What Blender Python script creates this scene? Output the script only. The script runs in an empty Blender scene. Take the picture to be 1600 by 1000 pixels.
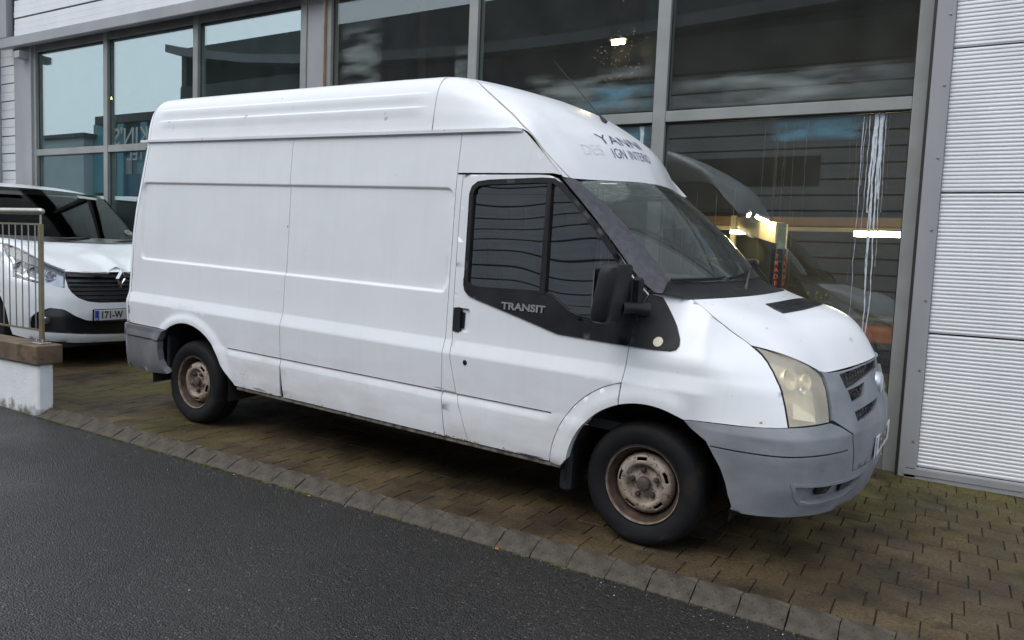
import bpy, bmesh, math, random
import numpy as np
from mathutils import Vector, Matrix, geometry
random.seed(7); rng = np.random.RandomState(7)
R = math.radians
sc = bpy.context.scene
COL = sc.collection

# ------------------------------------------------------------------ camera, sky, sun, exposure
CAM_H = 1.4703
FPX = 1183.857
cam_d = bpy.data.cameras.new('camera'); cam = bpy.data.objects.new('camera', cam_d); COL.objects.link(cam)
cr = Vector((0.86400182, 0.50180237, 0.04117327)); cu = Vector((-0.07819959, 0.05295982, 0.99553005)); cf = Vector((-0.49737881, 0.86335951, -0.08499812))
m = Matrix((cr, cu, -cf)).transposed().to_4x4(); m.translation = (0, 0, CAM_H)
cam.matrix_world = m
cam_d.sensor_width = 36; cam_d.lens = 36 * FPX / 1600; cam_d.clip_start = .05; cam_d.clip_end = 2000
sc.camera = cam
w = bpy.data.worlds.new('World'); sc.world = w; w.use_nodes = True
nt = w.node_tree; nt.nodes.clear()
wo = nt.nodes.new('ShaderNodeOutputWorld'); bg = nt.nodes.new('ShaderNodeBackground')
sky = nt.nodes.new('ShaderNodeTexSky'); sky.sky_type = 'NISHITA'; sky.sun_disc = False
sky.sun_elevation = R(52); sky.sun_rotation = R(200); sky.air_density = 1.0; sky.dust_density = 4.0; sky.ozone_density = 1.0
hs = nt.nodes.new('ShaderNodeHueSaturation'); hs.inputs['Saturation'].default_value = .42; hs.inputs['Value'].default_value = 1.0
nt.links.new(sky.outputs[0], hs.inputs['Color'])
ov = nt.nodes.new('ShaderNodeMix'); ov.data_type = 'RGBA'; ov.inputs[0].default_value = .72; ov.inputs[7].default_value = (5.45, 6.1, 6.95, 1)   # even cloud layer over the clear sky
nt.links.new(hs.outputs[0], ov.inputs[6]); nt.links.new(ov.outputs[2], bg.inputs[0]); nt.links.new(bg.outputs[0], wo.inputs[0])
bg.inputs[1].default_value = 0.15
sd = bpy.data.lights.new('sun', 'SUN'); sun = bpy.data.objects.new('sun', sd); COL.objects.link(sun)
sd.energy = 0.6; sd.angle = R(40); sd.color = (1, .98, .95)
# same direction as the sky's sun
az, el = R(200), R(52)
sdir = Vector((math.sin(az) * math.cos(el), math.cos(az) * math.cos(el), math.sin(el)))
sun.rotation_euler = sdir.to_track_quat('Z', 'Y').to_euler()
sc.view_settings.view_transform = 'Standard'; sc.view_settings.look = 'None'; sc.view_settings.gamma = 1; sc.view_settings.exposure = 0.68
sc.view_settings.use_curve_mapping = False
sc.cycles.use_denoising = True
sc.cycles.max_bounces = 14; sc.cycles.transparent_max_bounces = 24; sc.cycles.glossy_bounces = 6
sc.cycles.caustics_reflective = False; sc.cycles.caustics_refractive = False
sc.cycles.sample_clamp_indirect = 6

# ------------------------------------------------------------------ object helpers
def tag(o, label=None, cat=None, group=None, kind=None):
    if label: o['label'] = label
    if cat: o['category'] = cat
    if group: o['group'] = group
    if kind: o['kind'] = kind
    return o
def empty(name, loc=(0, 0, 0), mat=None, label=None, cat=None, group=None):
    o = bpy.data.objects.new(name, None); COL.objects.link(o)
    if mat is not None: o.matrix_world = mat
    else: o.location = loc
    return tag(o, label, cat, group)
def link(name, me, mat=None, parent=None, kind=None, smooth=False, loc=None):
    o = bpy.data.objects.new(name, me); COL.objects.link(o)
    if mat is not None and len(me.materials) == 0: me.materials.append(mat)
    if parent is not None: o.parent = parent
    if smooth: me.polygons.foreach_set('use_smooth', [True] * len(me.polygons))
    if kind: o['kind'] = kind
    if loc is not None: o.location = loc
    return o
def mesh(name, v, f, mat=None, parent=None, kind=None, smooth=False, loc=None):
    me = bpy.data.meshes.new(name); me.from_pydata([tuple(map(float, p)) for p in v], [], [tuple(map(int, q)) for q in f]); me.update()
    return link(name, me, mat, parent, kind, smooth, loc)
class MB:
    def __init__(s): s.v = []; s.f = []
    def add(s, v, f):
        n = len(s.v); s.v += [tuple(p) for p in v]; s.f += [tuple(i + n for i in q) for q in f]; return s
    def box(s, x0, x1, y0, y1, z0, z1):
        v = [(x, y, z) for x in (x0, x1) for y in (y0, y1) for z in (z0, z1)]
        return s.add(v, [(0, 1, 3, 2), (4, 6, 7, 5), (0, 4, 5, 1), (2, 3, 7, 6), (0, 2, 6, 4), (1, 5, 7, 3)])
    def tube(s, pts, r, n=8, cap=True):
        pts = [np.array(p, float) for p in pts]; rr = r if hasattr(r, '__len__') else [r] * len(pts)
        v = []; f = []; a = None
        for i, p in enumerate(pts):
            d = pts[min(i + 1, len(pts) - 1)] - pts[max(i - 1, 0)]; d /= (np.linalg.norm(d) + 1e-12)
            if a is None:
                a = np.cross(d, [0, 0, 1.]);
                if np.linalg.norm(a) < 1e-3: a = np.cross(d, [1., 0, 0])
            a = a - d * (a @ d); a /= np.linalg.norm(a); b = np.cross(d, a)
            for k in range(n):
                t = 2 * math.pi * k / n; v.append(p + rr[i] * (math.cos(t) * a + math.sin(t) * b))
        for i in range(len(pts) - 1):
            for k in range(n):
                k2 = (k + 1) % n; f.append((i * n + k, i * n + k2, (i + 1) * n + k2, (i + 1) * n + k))
        if cap: f.append(tuple(range(n))[::-1]); f.append(tuple(range((len(pts) - 1) * n, len(pts) * n)))
        return s.add(v, f)
    def lathe(s, prof, n=48, axis='y', c=(0, 0, 0)):
        v = []; f = []; m_ = len(prof)
        for k in range(n):
            t = 2 * math.pi * k / n
            for (r_, h_) in prof:
                if axis == 'y': v.append((c[0] + r_ * math.sin(t), c[1] + h_, c[2] + r_ * math.cos(t)))
                elif axis == 'z': v.append((c[0] + r_ * math.cos(t), c[1] + r_ * math.sin(t), c[2] + h_))
                else: v.append((c[0] + h_, c[1] + r_ * math.cos(t), c[2] + r_ * math.sin(t)))
        for k in range(n):
            k2 = (k + 1) % n
            for i in range(m_ - 1): f.append((k * m_ + i, k * m_ + i + 1, k2 * m_ + i + 1, k2 * m_ + i))
        return s.add(v, f)
    def build(s, name, mat=None, parent=None, bevel=0, smooth=False, kind=None, map=None, loc=None, seg=1):
        me = bpy.data.meshes.new(name); me.from_pydata([tuple(x_ if False else float(x_) for x_ in p) for p in s.v], [], s.f)
        bm = bmesh.new(); bm.from_mesh(me)
        bmesh.ops.recalc_face_normals(bm, faces=bm.faces)
        if bevel:
            es = [e for e in bm.edges if len(e.link_faces) == 2 and e.calc_face_angle(0) > .5]
            bmesh.ops.bevel(bm, geom=es, offset=bevel, segments=seg, affect='EDGES', profile=.6, clamp_overlap=True)
        bm.to_mesh(me); bm.free()
        if map is not None:
            for vv in me.vertices: vv.co = map(vv.co)
        if smooth:
            me.polygons.foreach_set('use_smooth', [True] * len(me.polygons))
            me.set_sharp_from_angle(angle=R(40))
        return link(name, me, mat, parent, kind, False, loc)
def boxo(name, x0, x1, y0, y1, z0, z1, mat, parent=None, bevel=0, kind=None):
    return MB().box(x0, x1, y0, y1, z0, z1).build(name, mat, parent, bevel, kind=kind)
def struct(o): o['kind'] = 'structure'; return o

def text_mesh(txt, size, extrude=0.0, bold=0.0, align='LEFT', squash=1.0):
    cu_ = bpy.data.curves.new('t', 'FONT'); cu_.body = txt; cu_.size = size; cu_.extrude = extrude; cu_.offset = bold; cu_.align_x = align
    cu_.resolution_u = 4
    o = bpy.data.objects.new('t', cu_); COL.objects.link(o)
    dg = bpy.context.evaluated_depsgraph_get(); me = bpy.data.meshes.new_from_object(o.evaluated_get(dg))
    COL.objects.unlink(o); bpy.data.objects.remove(o)
    for v in me.vertices: v.co.x *= squash
    return me
def subdiv_long(me, L=.02):
    bm = bmesh.new(); bm.from_mesh(me)
    for _ in range(2):
        es = [e for e in bm.edges if e.calc_length() > L]
        if es: bmesh.ops.subdivide_edges(bm, edges=es, cuts=1)
    bmesh.ops.triangulate(bm, faces=bm.faces)
    bm.to_mesh(me); bm.free()

# ------------------------------------------------------------------ materials
def nd(nt, t, **k):
    n = nt.nodes.new(t)
    for a, b in k.items(): setattr(n, a, b)
    return n
def mk(name, c1, c2=None, scale=5, rough=.5, rough2=None, metal=0, bump=0, bscale=60, detail=6, lo=.35, hi=.65, stretch=None, coat=0, spots=None, spec=None, extra=None):
    """two-colour noise material with bump and optional small spots (colour, scale, threshold)"""
    mt = bpy.data.materials.new(name); mt.use_nodes = True; nt = mt.node_tree; nt.nodes.clear()
    out = nd(nt, 'ShaderNodeOutputMaterial'); b = nd(nt, 'ShaderNodeBsdfPrincipled'); nt.links.new(b.outputs[0], out.inputs[0])
    tc = nd(nt, 'ShaderNodeTexCoord'); mp = nd(nt, 'ShaderNodeMapping'); nt.links.new(tc.outputs['Object'], mp.inputs[0])
    if stretch: mp.inputs['Scale'].default_value = stretch
    c1 = tuple(c1) + (1,); c2 = tuple(c2) + (1,) if c2 else c1
    no = nd(nt, 'ShaderNodeTexNoise'); no.inputs['Scale'].default_value = scale; no.inputs['Detail'].default_value = detail
    nt.links.new(mp.outputs[0], no.inputs[0])
    rp = nd(nt, 'ShaderNodeValToRGB'); rp.color_ramp.elements[0].position = lo; rp.color_ramp.elements[1].position = hi
    rp.color_ramp.elements[0].color = c1; rp.color_ramp.elements[1].color = c2
    nt.links.new(no.outputs[0], rp.inputs[0]); colout = rp.outputs[0]
    if spots:
        for (sc_, ss, th) in spots:
            n2 = nd(nt, 'ShaderNodeTexNoise'); n2.inputs['Scale'].default_value = ss; n2.inputs['Detail'].default_value = 3
            nt.links.new(tc.outputs['Object'], n2.inputs[0])
            r2 = nd(nt, 'ShaderNodeValToRGB'); r2.color_ramp.elements[0].position = th; r2.color_ramp.elements[1].position = th + .05
            nt.links.new(n2.outputs[0], r2.inputs[0])
            mx = nd(nt, 'ShaderNodeMix'); mx.data_type = 'RGBA'; mx.inputs[7].default_value = tuple(sc_) + (1,)
            nt.links.new(r2.outputs[0], mx.inputs[0]); nt.links.new(colout, mx.inputs[6]); colout = mx.outputs[2]
    nt.links.new(colout, b.inputs['Base Color'])
    b.inputs['Metallic'].default_value = metal
    if rough2 is None: b.inputs['Roughness'].default_value = rough
    else:
        mr = nd(nt, 'ShaderNodeMapRange'); mr.inputs['From Min'].default_value = .35; mr.inputs['From Max'].default_value = .65
        mr.inputs['To Min'].default_value = rough; mr.inputs['To Max'].default_value = rough2
        n3 = nd(nt, 'ShaderNodeTexNoise'); n3.inputs['Scale'].default_value = scale * .6; n3.inputs['Detail'].default_value = 4
        nt.links.new(tc.outputs['Object'], n3.inputs[0]); nt.links.new(n3.outputs[0], mr.inputs[0]); nt.links.new(mr.outputs[0], b.inputs['Roughness'])
    if coat: b.inputs['Coat Weight'].default_value = coat; b.inputs['Coat Roughness'].default_value = .06
    if spec is not None: b.inputs['Specular IOR Level'].default_value = spec
    if bump:
        n4 = nd(nt, 'ShaderNodeTexNoise'); n4.inputs['Scale'].default_value = bscale; n4.inputs['Detail'].default_value = 4
        nt.links.new(mp.outputs[0], n4.inputs[0]); bp = nd(nt, 'ShaderNodeBump'); bp.inputs['Strength'].default_value = bump; bp.inputs['Distance'].default_value = .01
        nt.links.new(n4.outputs[0], bp.inputs['Height']); nt.links.new(bp.outputs[0], b.inputs['Normal'])
    if extra: extra(nt, b, tc, colout)
    return mt
def glassm(name, tint, ior=1.5, wob=0.0, wscale=.8, rough=0.0, dirt=0.0, dirtc=(.5, .5, .48), stretch=(1, 1, 1)):
    """thin sheet glass: transparent tint plus Fresnel mirror, slight waviness, optional film of dirt or painted haze"""
    mt = bpy.data.materials.new(name); mt.use_nodes = True; nt = mt.node_tree; nt.nodes.clear()
    out = nd(nt, 'ShaderNodeOutputMaterial'); tr = nd(nt, 'ShaderNodeBsdfTransparent'); tr.inputs[0].default_value = tuple(tint) + (1,)
    gl = nd(nt, 'ShaderNodeBsdfGlossy'); gl.inputs['Roughness'].default_value = rough; gl.inputs[0].default_value = ((.90, .975, .985, 1) if name == 'facade_glass_tinted' else (.93, .97, 1, 1))
    fr = nd(nt, 'ShaderNodeFresnel'); ge = nd(nt, 'ShaderNodeNewGeometry'); mi = nd(nt, 'ShaderNodeMapRange')
    mi.inputs['To Min'].default_value = ior; mi.inputs['To Max'].default_value = 1 / ior; nt.links.new(ge.outputs['Backfacing'], mi.inputs[0]); nt.links.new(mi.outputs[0], fr.inputs[0])
    mx = nd(nt, 'ShaderNodeMixShader'); nt.links.new(fr.outputs[0], mx.inputs[0]); nt.links.new(tr.outputs[0], mx.inputs[1]); nt.links.new(gl.outputs[0], mx.inputs[2])
    tc = nd(nt, 'ShaderNodeTexCoord'); mp = nd(nt, 'ShaderNodeMapping'); mp.inputs['Scale'].default_value = stretch; nt.links.new(tc.outputs['Object'], mp.inputs[0])
    if wob:
        n = nd(nt, 'ShaderNodeTexNoise'); n.inputs['Scale'].default_value = wscale; n.inputs['Detail'].default_value = 0
        nt.links.new(mp.outputs[0], n.inputs[0]); bp = nd(nt, 'ShaderNodeBump'); bp.inputs['Strength'].default_value = 1; bp.inputs['Distance'].default_value = wob
        nt.links.new(n.outputs[0], bp.inputs['Height']); nt.links.new(bp.outputs[0], gl.inputs['Normal'])
    last = mx.outputs[0]
    if dirt:
        df = nd(nt, 'ShaderNodeBsdfDiffuse'); df.inputs[0].default_value = tuple(dirtc) + (1,)
        n = nd(nt, 'ShaderNodeTexNoise'); n.inputs['Scale'].default_value = 3; n.inputs['Detail'].default_value = 8; nt.links.new(tc.outputs['Object'], n.inputs[0])
        mr = nd(nt, 'ShaderNodeMapRange'); mr.inputs['From Min'].default_value = .3; mr.inputs['From Max'].default_value = .75; mr.inputs['To Min'].default_value = dirt * .4; mr.inputs['To Max'].default_value = dirt
        nt.links.new(n.outputs[0], mr.inputs[0]); m2 = nd(nt, 'ShaderNodeMixShader'); nt.links.new(mr.outputs[0], m2.inputs[0]); nt.links.new(last, m2.inputs[1]); nt.links.new(df.outputs[0], m2.inputs[2]); last = m2.outputs[0]
    nt.links.new(last, out.inputs[0]); return mt
def emis(name, c, s):
    mt = bpy.data.materials.new(name); mt.use_nodes = True; nt = mt.node_tree; nt.nodes.clear()
    out = nd(nt, 'ShaderNodeOutputMaterial'); e = nd(nt, 'ShaderNodeEmission'); e.inputs[0].default_value = tuple(c) + (1,); e.inputs[1].default_value = s
    nt.links.new(e.outputs[0], out.inputs[0]); return mt
def film(name, c, amt, scale, stretch, lo=.45, hi=.7, rough=.6):
    """patchy smear: diffuse where noise is high, clear elsewhere"""
    mt = bpy.data.materials.new(name); mt.use_nodes = True; nt = mt.node_tree; nt.nodes.clear()
    out = nd(nt, 'ShaderNodeOutputMaterial'); tr = nd(nt, 'ShaderNodeBsdfTransparent'); df = nd(nt, 'ShaderNodeBsdfDiffuse'); df.inputs[0].default_value = tuple(c) + (1,)
    tc = nd(nt, 'ShaderNodeTexCoord'); mp = nd(nt, 'ShaderNodeMapping'); mp.inputs['Scale'].default_value = stretch; nt.links.new(tc.outputs['Object'], mp.inputs[0])
    n = nd(nt, 'ShaderNodeTexNoise'); n.inputs['Scale'].default_value = scale; n.inputs['Detail'].default_value = 8; nt.links.new(mp.outputs[0], n.inputs[0])
    mr = nd(nt, 'ShaderNodeMapRange'); mr.inputs['From Min'].default_value = lo; mr.inputs['From Max'].default_value = hi; mr.inputs['To Max'].default_value = amt; nt.links.new(n.outputs[0], mr.inputs[0])
    # fade to nothing at the patch's own border (generated 0..1)
    g = nd(nt, 'ShaderNodeSeparateXYZ'); nt.links.new(tc.outputs['Generated'], g.inputs[0])
    def edge(o):
        a = nd(nt, 'ShaderNodeMath', operation='SUBTRACT'); a.inputs[0].default_value = 1; nt.links.new(o, a.inputs[1])
        b_ = nd(nt, 'ShaderNodeMath', operation='MULTIPLY'); nt.links.new(o, b_.inputs[0]); nt.links.new(a.outputs[0], b_.inputs[1])
        c_ = nd(nt, 'ShaderNodeMath', operation='MULTIPLY', use_clamp=True); c_.inputs[1].default_value = 7; nt.links.new(b_.outputs[0], c_.inputs[0]); return c_.outputs[0]
    e1 = edge(g.outputs[0]); e2 = edge(g.outputs[2]); m1 = nd(nt, 'ShaderNodeMath', operation='MULTIPLY'); nt.links.new(e1, m1.inputs[0]); nt.links.new(e2, m1.inputs[1])
    m2 = nd(nt, 'ShaderNodeMath', operation='MULTIPLY', use_clamp=True); nt.links.new(m1.outputs[0], m2.inputs[0]); nt.links.new(mr.outputs[0], m2.inputs[1])
    mx = nd(nt, 'ShaderNodeMixShader'); nt.links.new(m2.outputs[0], mx.inputs[0]); nt.links.new(tr.outputs[0], mx.inputs[1]); nt.links.new(df.outputs[0], mx.inputs[2]); nt.links.new(mx.outputs[0], out.inputs[0])
    return mt

def paint_extra(nt, b, tc, colout):
    # road film low on the body: brownish dirt whose density falls with height, broken by noise; plus fine droplets relief
    s = nd(nt, 'ShaderNodeSeparateXYZ'); nt.links.new(tc.outputs['Object'], s.inputs[0])
    mr = nd(nt, 'ShaderNodeMapRange'); mr.inputs['From Min'].default_value = .28; mr.inputs['From Max'].default_value = .85; mr.inputs['To Min'].default_value = .55; mr.inputs['To Max'].default_value = .04
    nt.links.new(s.outputs[2], mr.inputs[0])
    mp = nd(nt, 'ShaderNodeMapping'); mp.inputs['Scale'].default_value = (1.2, 1.2, 3.0); nt.links.new(tc.outputs['Object'], mp.inputs[0])
    n = nd(nt, 'ShaderNodeTexNoise'); n.inputs['Scale'].default_value = 3; n.inputs['Detail'].default_value = 9; nt.links.new(mp.outputs[0], n.inputs[0])
    mr2 = nd(nt, 'ShaderNodeMapRange'); mr2.inputs['From Min'].default_value = .38; mr2.inputs['From Max'].default_value = .72; nt.links.new(n.outputs[0], mr2.inputs[0])
    mu = nd(nt, 'ShaderNodeMath', operation='MULTIPLY'); nt.links.new(mr.outputs[0], mu.inputs[0]); nt.links.new(mr2.outputs[0], mu.inputs[1])
    mx = nd(nt, 'ShaderNodeMix'); mx.data_type = 'RGBA'; mx.inputs[7].default_value = (.42, .37, .30, 1)
    nt.links.new(mu.outputs[0], mx.inputs[0]); nt.links.new(colout, mx.inputs[6])
    # fine grime streaks over the sides
    mp3 = nd(nt, 'ShaderNodeMapping'); mp3.inputs['Scale'].default_value = (14, 14, 1.0); nt.links.new(tc.outputs['Object'], mp3.inputs[0])
    n5 = nd(nt, 'ShaderNodeTexNoise'); n5.inputs['Scale'].default_value = 1.5; n5.inputs['Detail'].default_value = 5; nt.links.new(mp3.outputs[0], n5.inputs[0])
    mr5 = nd(nt, 'ShaderNodeMapRange'); mr5.inputs['From Min'].default_value = .5; mr5.inputs['From Max'].default_value = .85; mr5.inputs['To Max'].default_value = .12; nt.links.new(n5.outputs[0], mr5.inputs[0])
    mx5 = nd(nt, 'ShaderNodeMix'); mx5.data_type = 'RGBA'; mx5.inputs[7].default_value = (.52, .51, .48, 1)
    nt.links.new(mr5.outputs[0], mx5.inputs[0]); nt.links.new(mx.outputs[2], mx5.inputs[6])
    # stone chips
    v = nd(nt, 'ShaderNodeTexVoronoi'); v.inputs['Scale'].default_value = 9; nt.links.new(tc.outputs['Object'], v.inputs[0])
    lt = nd(nt, 'ShaderNodeMath', operation='LESS_THAN'); lt.inputs[1].default_value = .022; nt.links.new(v.outputs['Distance'], lt.inputs[0])
    mx6 = nd(nt, 'ShaderNodeMix'); mx6.data_type = 'RGBA'; mx6.inputs[7].default_value = (.25, .2, .15, 1)
    nt.links.new(lt.outputs[0], mx6.inputs[0]); nt.links.new(mx5.outputs[2], mx6.inputs[6]); nt.links.new(mx6.outputs[2], b.inputs['Base Color'])
def drops_extra(nt, b, tc, colout):
    v = nd(nt, 'ShaderNodeTexVoronoi'); v.inputs['Scale'].default_value = 95; nt.links.new(tc.outputs['Object'], v.inputs[0])
    mr = nd(nt, 'ShaderNodeMapRange'); mr.inputs['From Min'].default_value = .0; mr.inputs['From Max'].default_value = .32; mr.inputs['To Min'].default_value = 1; mr.inputs['To Max'].default_value = 0; nt.links.new(v.outputs['Distance'], mr.inputs[0])
    n = nd(nt, 'ShaderNodeTexNoise'); n.inputs['Scale'].default_value = 6; nt.links.new(tc.outputs['Object'], n.inputs[0])
    g = nd(nt, 'ShaderNodeMath', operation='GREATER_THAN'); g.inputs[1].default_value = .5; nt.links.new(n.outputs[0], g.inputs[0])
    mu = nd(nt, 'ShaderNodeMath', operation='MULTIPLY'); nt.links.new(mr.outputs[0], mu.inputs[0]); nt.links.new(g.outputs[0], mu.inputs[1])
    bp = nd(nt, 'ShaderNodeBump'); bp.inputs['Strength'].default_value = .35; bp.inputs['Distance'].default_value = .003; nt.links.new(mu.outputs[0], bp.inputs['Height']); nt.links.new(bp.outputs[0], b.inputs['Normal'])

def wall_extra(nt, b, tc, colout):
    # algae and splash dirt along the foot of the wall
    s = nd(nt, 'ShaderNodeSeparateXYZ'); nt.links.new(tc.outputs['Object'], s.inputs[0])
    mr = nd(nt, 'ShaderNodeMapRange'); mr.inputs['From Min'].default_value = .01; mr.inputs['From Max'].default_value = .16; mr.inputs['To Min'].default_value = .42; mr.inputs['To Max'].default_value = -.12; nt.links.new(s.outputs[2], mr.inputs[0])
    n = nd(nt, 'ShaderNodeTexNoise'); n.inputs['Scale'].default_value = 14; n.inputs['Detail'].default_value = 9; nt.links.new(tc.outputs['Object'], n.inputs[0])
    a = nd(nt, 'ShaderNodeMath', operation='ADD'); nt.links.new(mr.outputs[0], a.inputs[0]); nt.links.new(n.outputs[0], a.inputs[1])
    m2 = nd(nt, 'ShaderNodeMapRange'); m2.inputs['From Min'].default_value = .55; m2.inputs['From Max'].default_value = .85; m2.inputs['To Max'].default_value = .85; nt.links.new(a.outputs[0], m2.inputs[0])
    mx = nd(nt, 'ShaderNodeMix'); mx.data_type = 'RGBA'; mx.inputs[7].default_value = (.07, .075, .035, 1); nt.links.new(m2.outputs[0], mx.inputs[0]); nt.links.new(colout, mx.inputs[6]); nt.links.new(mx.outputs[2], b.inputs['Base Color'])
M = {}
M['paint'] = mk('white_van_paint', (.745, .76, .785), (.775, .79, .815), 2.5, .32, spec=.4, coat=.25, bump=.02, bscale=5, extra=paint_extra)
M['paint_top'] = mk('white_roof_paint', (.725, .735, .755), (.765, .775, .795), 3, .3, spec=.4, coat=.25, extra=drops_extra, spots=[((.5, .48, .44), 14, .70)])
M['paint_old'] = mk('weathered_white_paint', (.68, .69, .71), (.73, .74, .75), 4, .38, spots=[((.4, .26, .14), 26, .69)])
M['caulk'] = mk('aged_sealant', (.50, .45, .38), (.34, .27, .2), 12, .7)
M['plastic'] = mk('faded_black_plastic', (.010, .010, .012), (.018, .018, .021), 8, .42, .62, spec=.3, bump=.15, bscale=260)
M['pillar'] = mk('greyed_pillar_plastic', (.042, .042, .050), (.066, .066, .077), 30, .5, .65, bump=.12, bscale=160, spots=[((.03, .03, .035), 60, .66)])
M['gloss_black'] = mk('gloss_black', (.012, .012, .014), None, 5, .2)
M['bumper'] = mk('weathered_grey_bumper', (.165, .175, .195), (.265, .275, .295), 5, .5, .72, bump=.12, bscale=180, stretch=(1, 1, 1.6), spots=[((.12, .125, .14), 55, .70)], detail=12, lo=.25, hi=.75)
M['bumper_rear'] = mk('dark_grey_rear_bumper', (.11, .115, .125), (.175, .18, .19), 6, .5, .7, bump=.12, bscale=160, detail=12, lo=.25, hi=.75)
M['lamp_white'] = mk('lamp_bright_reflector', (.88, .86, .78), None, 5, .25, metal=.2)
M['lamp_glass'] = glassm('yellowed_lamp_lens', (.96, .90, .77), 1.5, 0, 1, .04, .46, (.95, .87, .70))
M['lamp_refl'] = mk('lamp_reflector', (.86, .80, .66), (.52, .48, .36), 6, .3, metal=.35)
M['lamp_base'] = mk('lamp_housing', (.66, .60, .46), (.74, .68, .54), 6, .5)
M['chrome'] = mk('dull_chrome', (.62, .63, .65), (.5, .5, .52), 12, .25, metal=1)
M['badge'] = mk('faded_silver_badge', (.52, .54, .58), (.62, .64, .66), 20, .35, metal=.7)
M['silver_text'] = mk('silver_lettering', (.36, .36, .37), (.45, .45, .46), 20, .35, metal=.6)
M['tyre'] = mk('tyre_rubber', (.0055, .006, .007), (.011, .0105, .012), 5, .62, .8, spec=.25, bump=.2, bscale=140, spots=[((.020, .017, .013), 6, .64)])
M['rim'] = mk('rusty_silver_rim', (.42, .36, .295), (.22, .165, .125), 9, .5, .75, metal=.15, bump=.25, bscale=90, detail=10, spots=[((.10, .06, .04), 50, .60), ((.05, .028, .02), 110, .63)])
M['rim_rust'] = mk('rust_brown_rim', (.12, .075, .05), (.27, .20, .15), 20, .7, bump=.3, bscale=90, detail=10)
M['rim_dark'] = mk('brake_dark', (.01, .009, .009), None, 5, .8)
M['nut'] = mk('rusty_nut', (.035, .027, .024), (.07, .055, .05), 30, .65, metal=.3, bump=.3, bscale=200)
M['hub'] = mk('brown_hub', (.055, .038, .034), (.095, .07, .06), 18, .65, bump=.3, bscale=120)
M['barrel'] = mk('dark_rust_barrel', (.028, .017, .012), (.075, .045, .03), 18, .8)
M['rust_orange'] = mk('rust_orange', (.45, .22, .06), None, 5, .8)
M['rust_halo'] = mk('rust_halo', (.68, .60, .46), None, 5, .6)
M['scrape'] = mk('scraped_metal', (.30, .30, .29), (.42, .42, .41), 60, .6)
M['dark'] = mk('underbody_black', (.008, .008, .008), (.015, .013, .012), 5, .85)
M['inner'] = mk('cab_interior_grey', (.035, .036, .04), (.05, .05, .055), 5, .7)
M['dash'] = mk('dash_grey', (.05, .052, .055), (.07, .07, .072), 6, .6)
M['rust'] = mk('rusty_sill', (.05, .035, .025), (.22, .20, .17), 22, .8, bump=.3, bscale=90)
M['side_glass'] = glassm('van_side_glass', (.42, .44, .45), 2.6, .0045, 2.2, dirt=.03, dirtc=(.35, .35, .33))
M['wind_glass'] = glassm('van_windscreen_glass', (.70, .78, .75), 1.75, .002, 1.0, dirt=.10, dirtc=(.42, .45, .41))  # pale film colour stands in for soft reflections on the screen, besides dirt
M['blue_ink'] = mk('navy_lettering', (.02, .02, .10), (.06, .06, .16), 40, .5)
M['ghost_ink'] = mk('ghost_lettering', (.62, .62, .62), (.71, .71, .73), 30, .5, spots=[((.745, .755, .775), 25, .5)])
M['plate_w'] = mk('plate_white', (.62, .62, .60), (.55, .55, .53), 30, .4)
M['plate_b'] = mk('plate_blue', (.02, .06, .36), None, 5, .4)
M['plate_k'] = mk('plate_black', (.01, .01, .012), None, 5, .4)
M['asphalt'] = None
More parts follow.
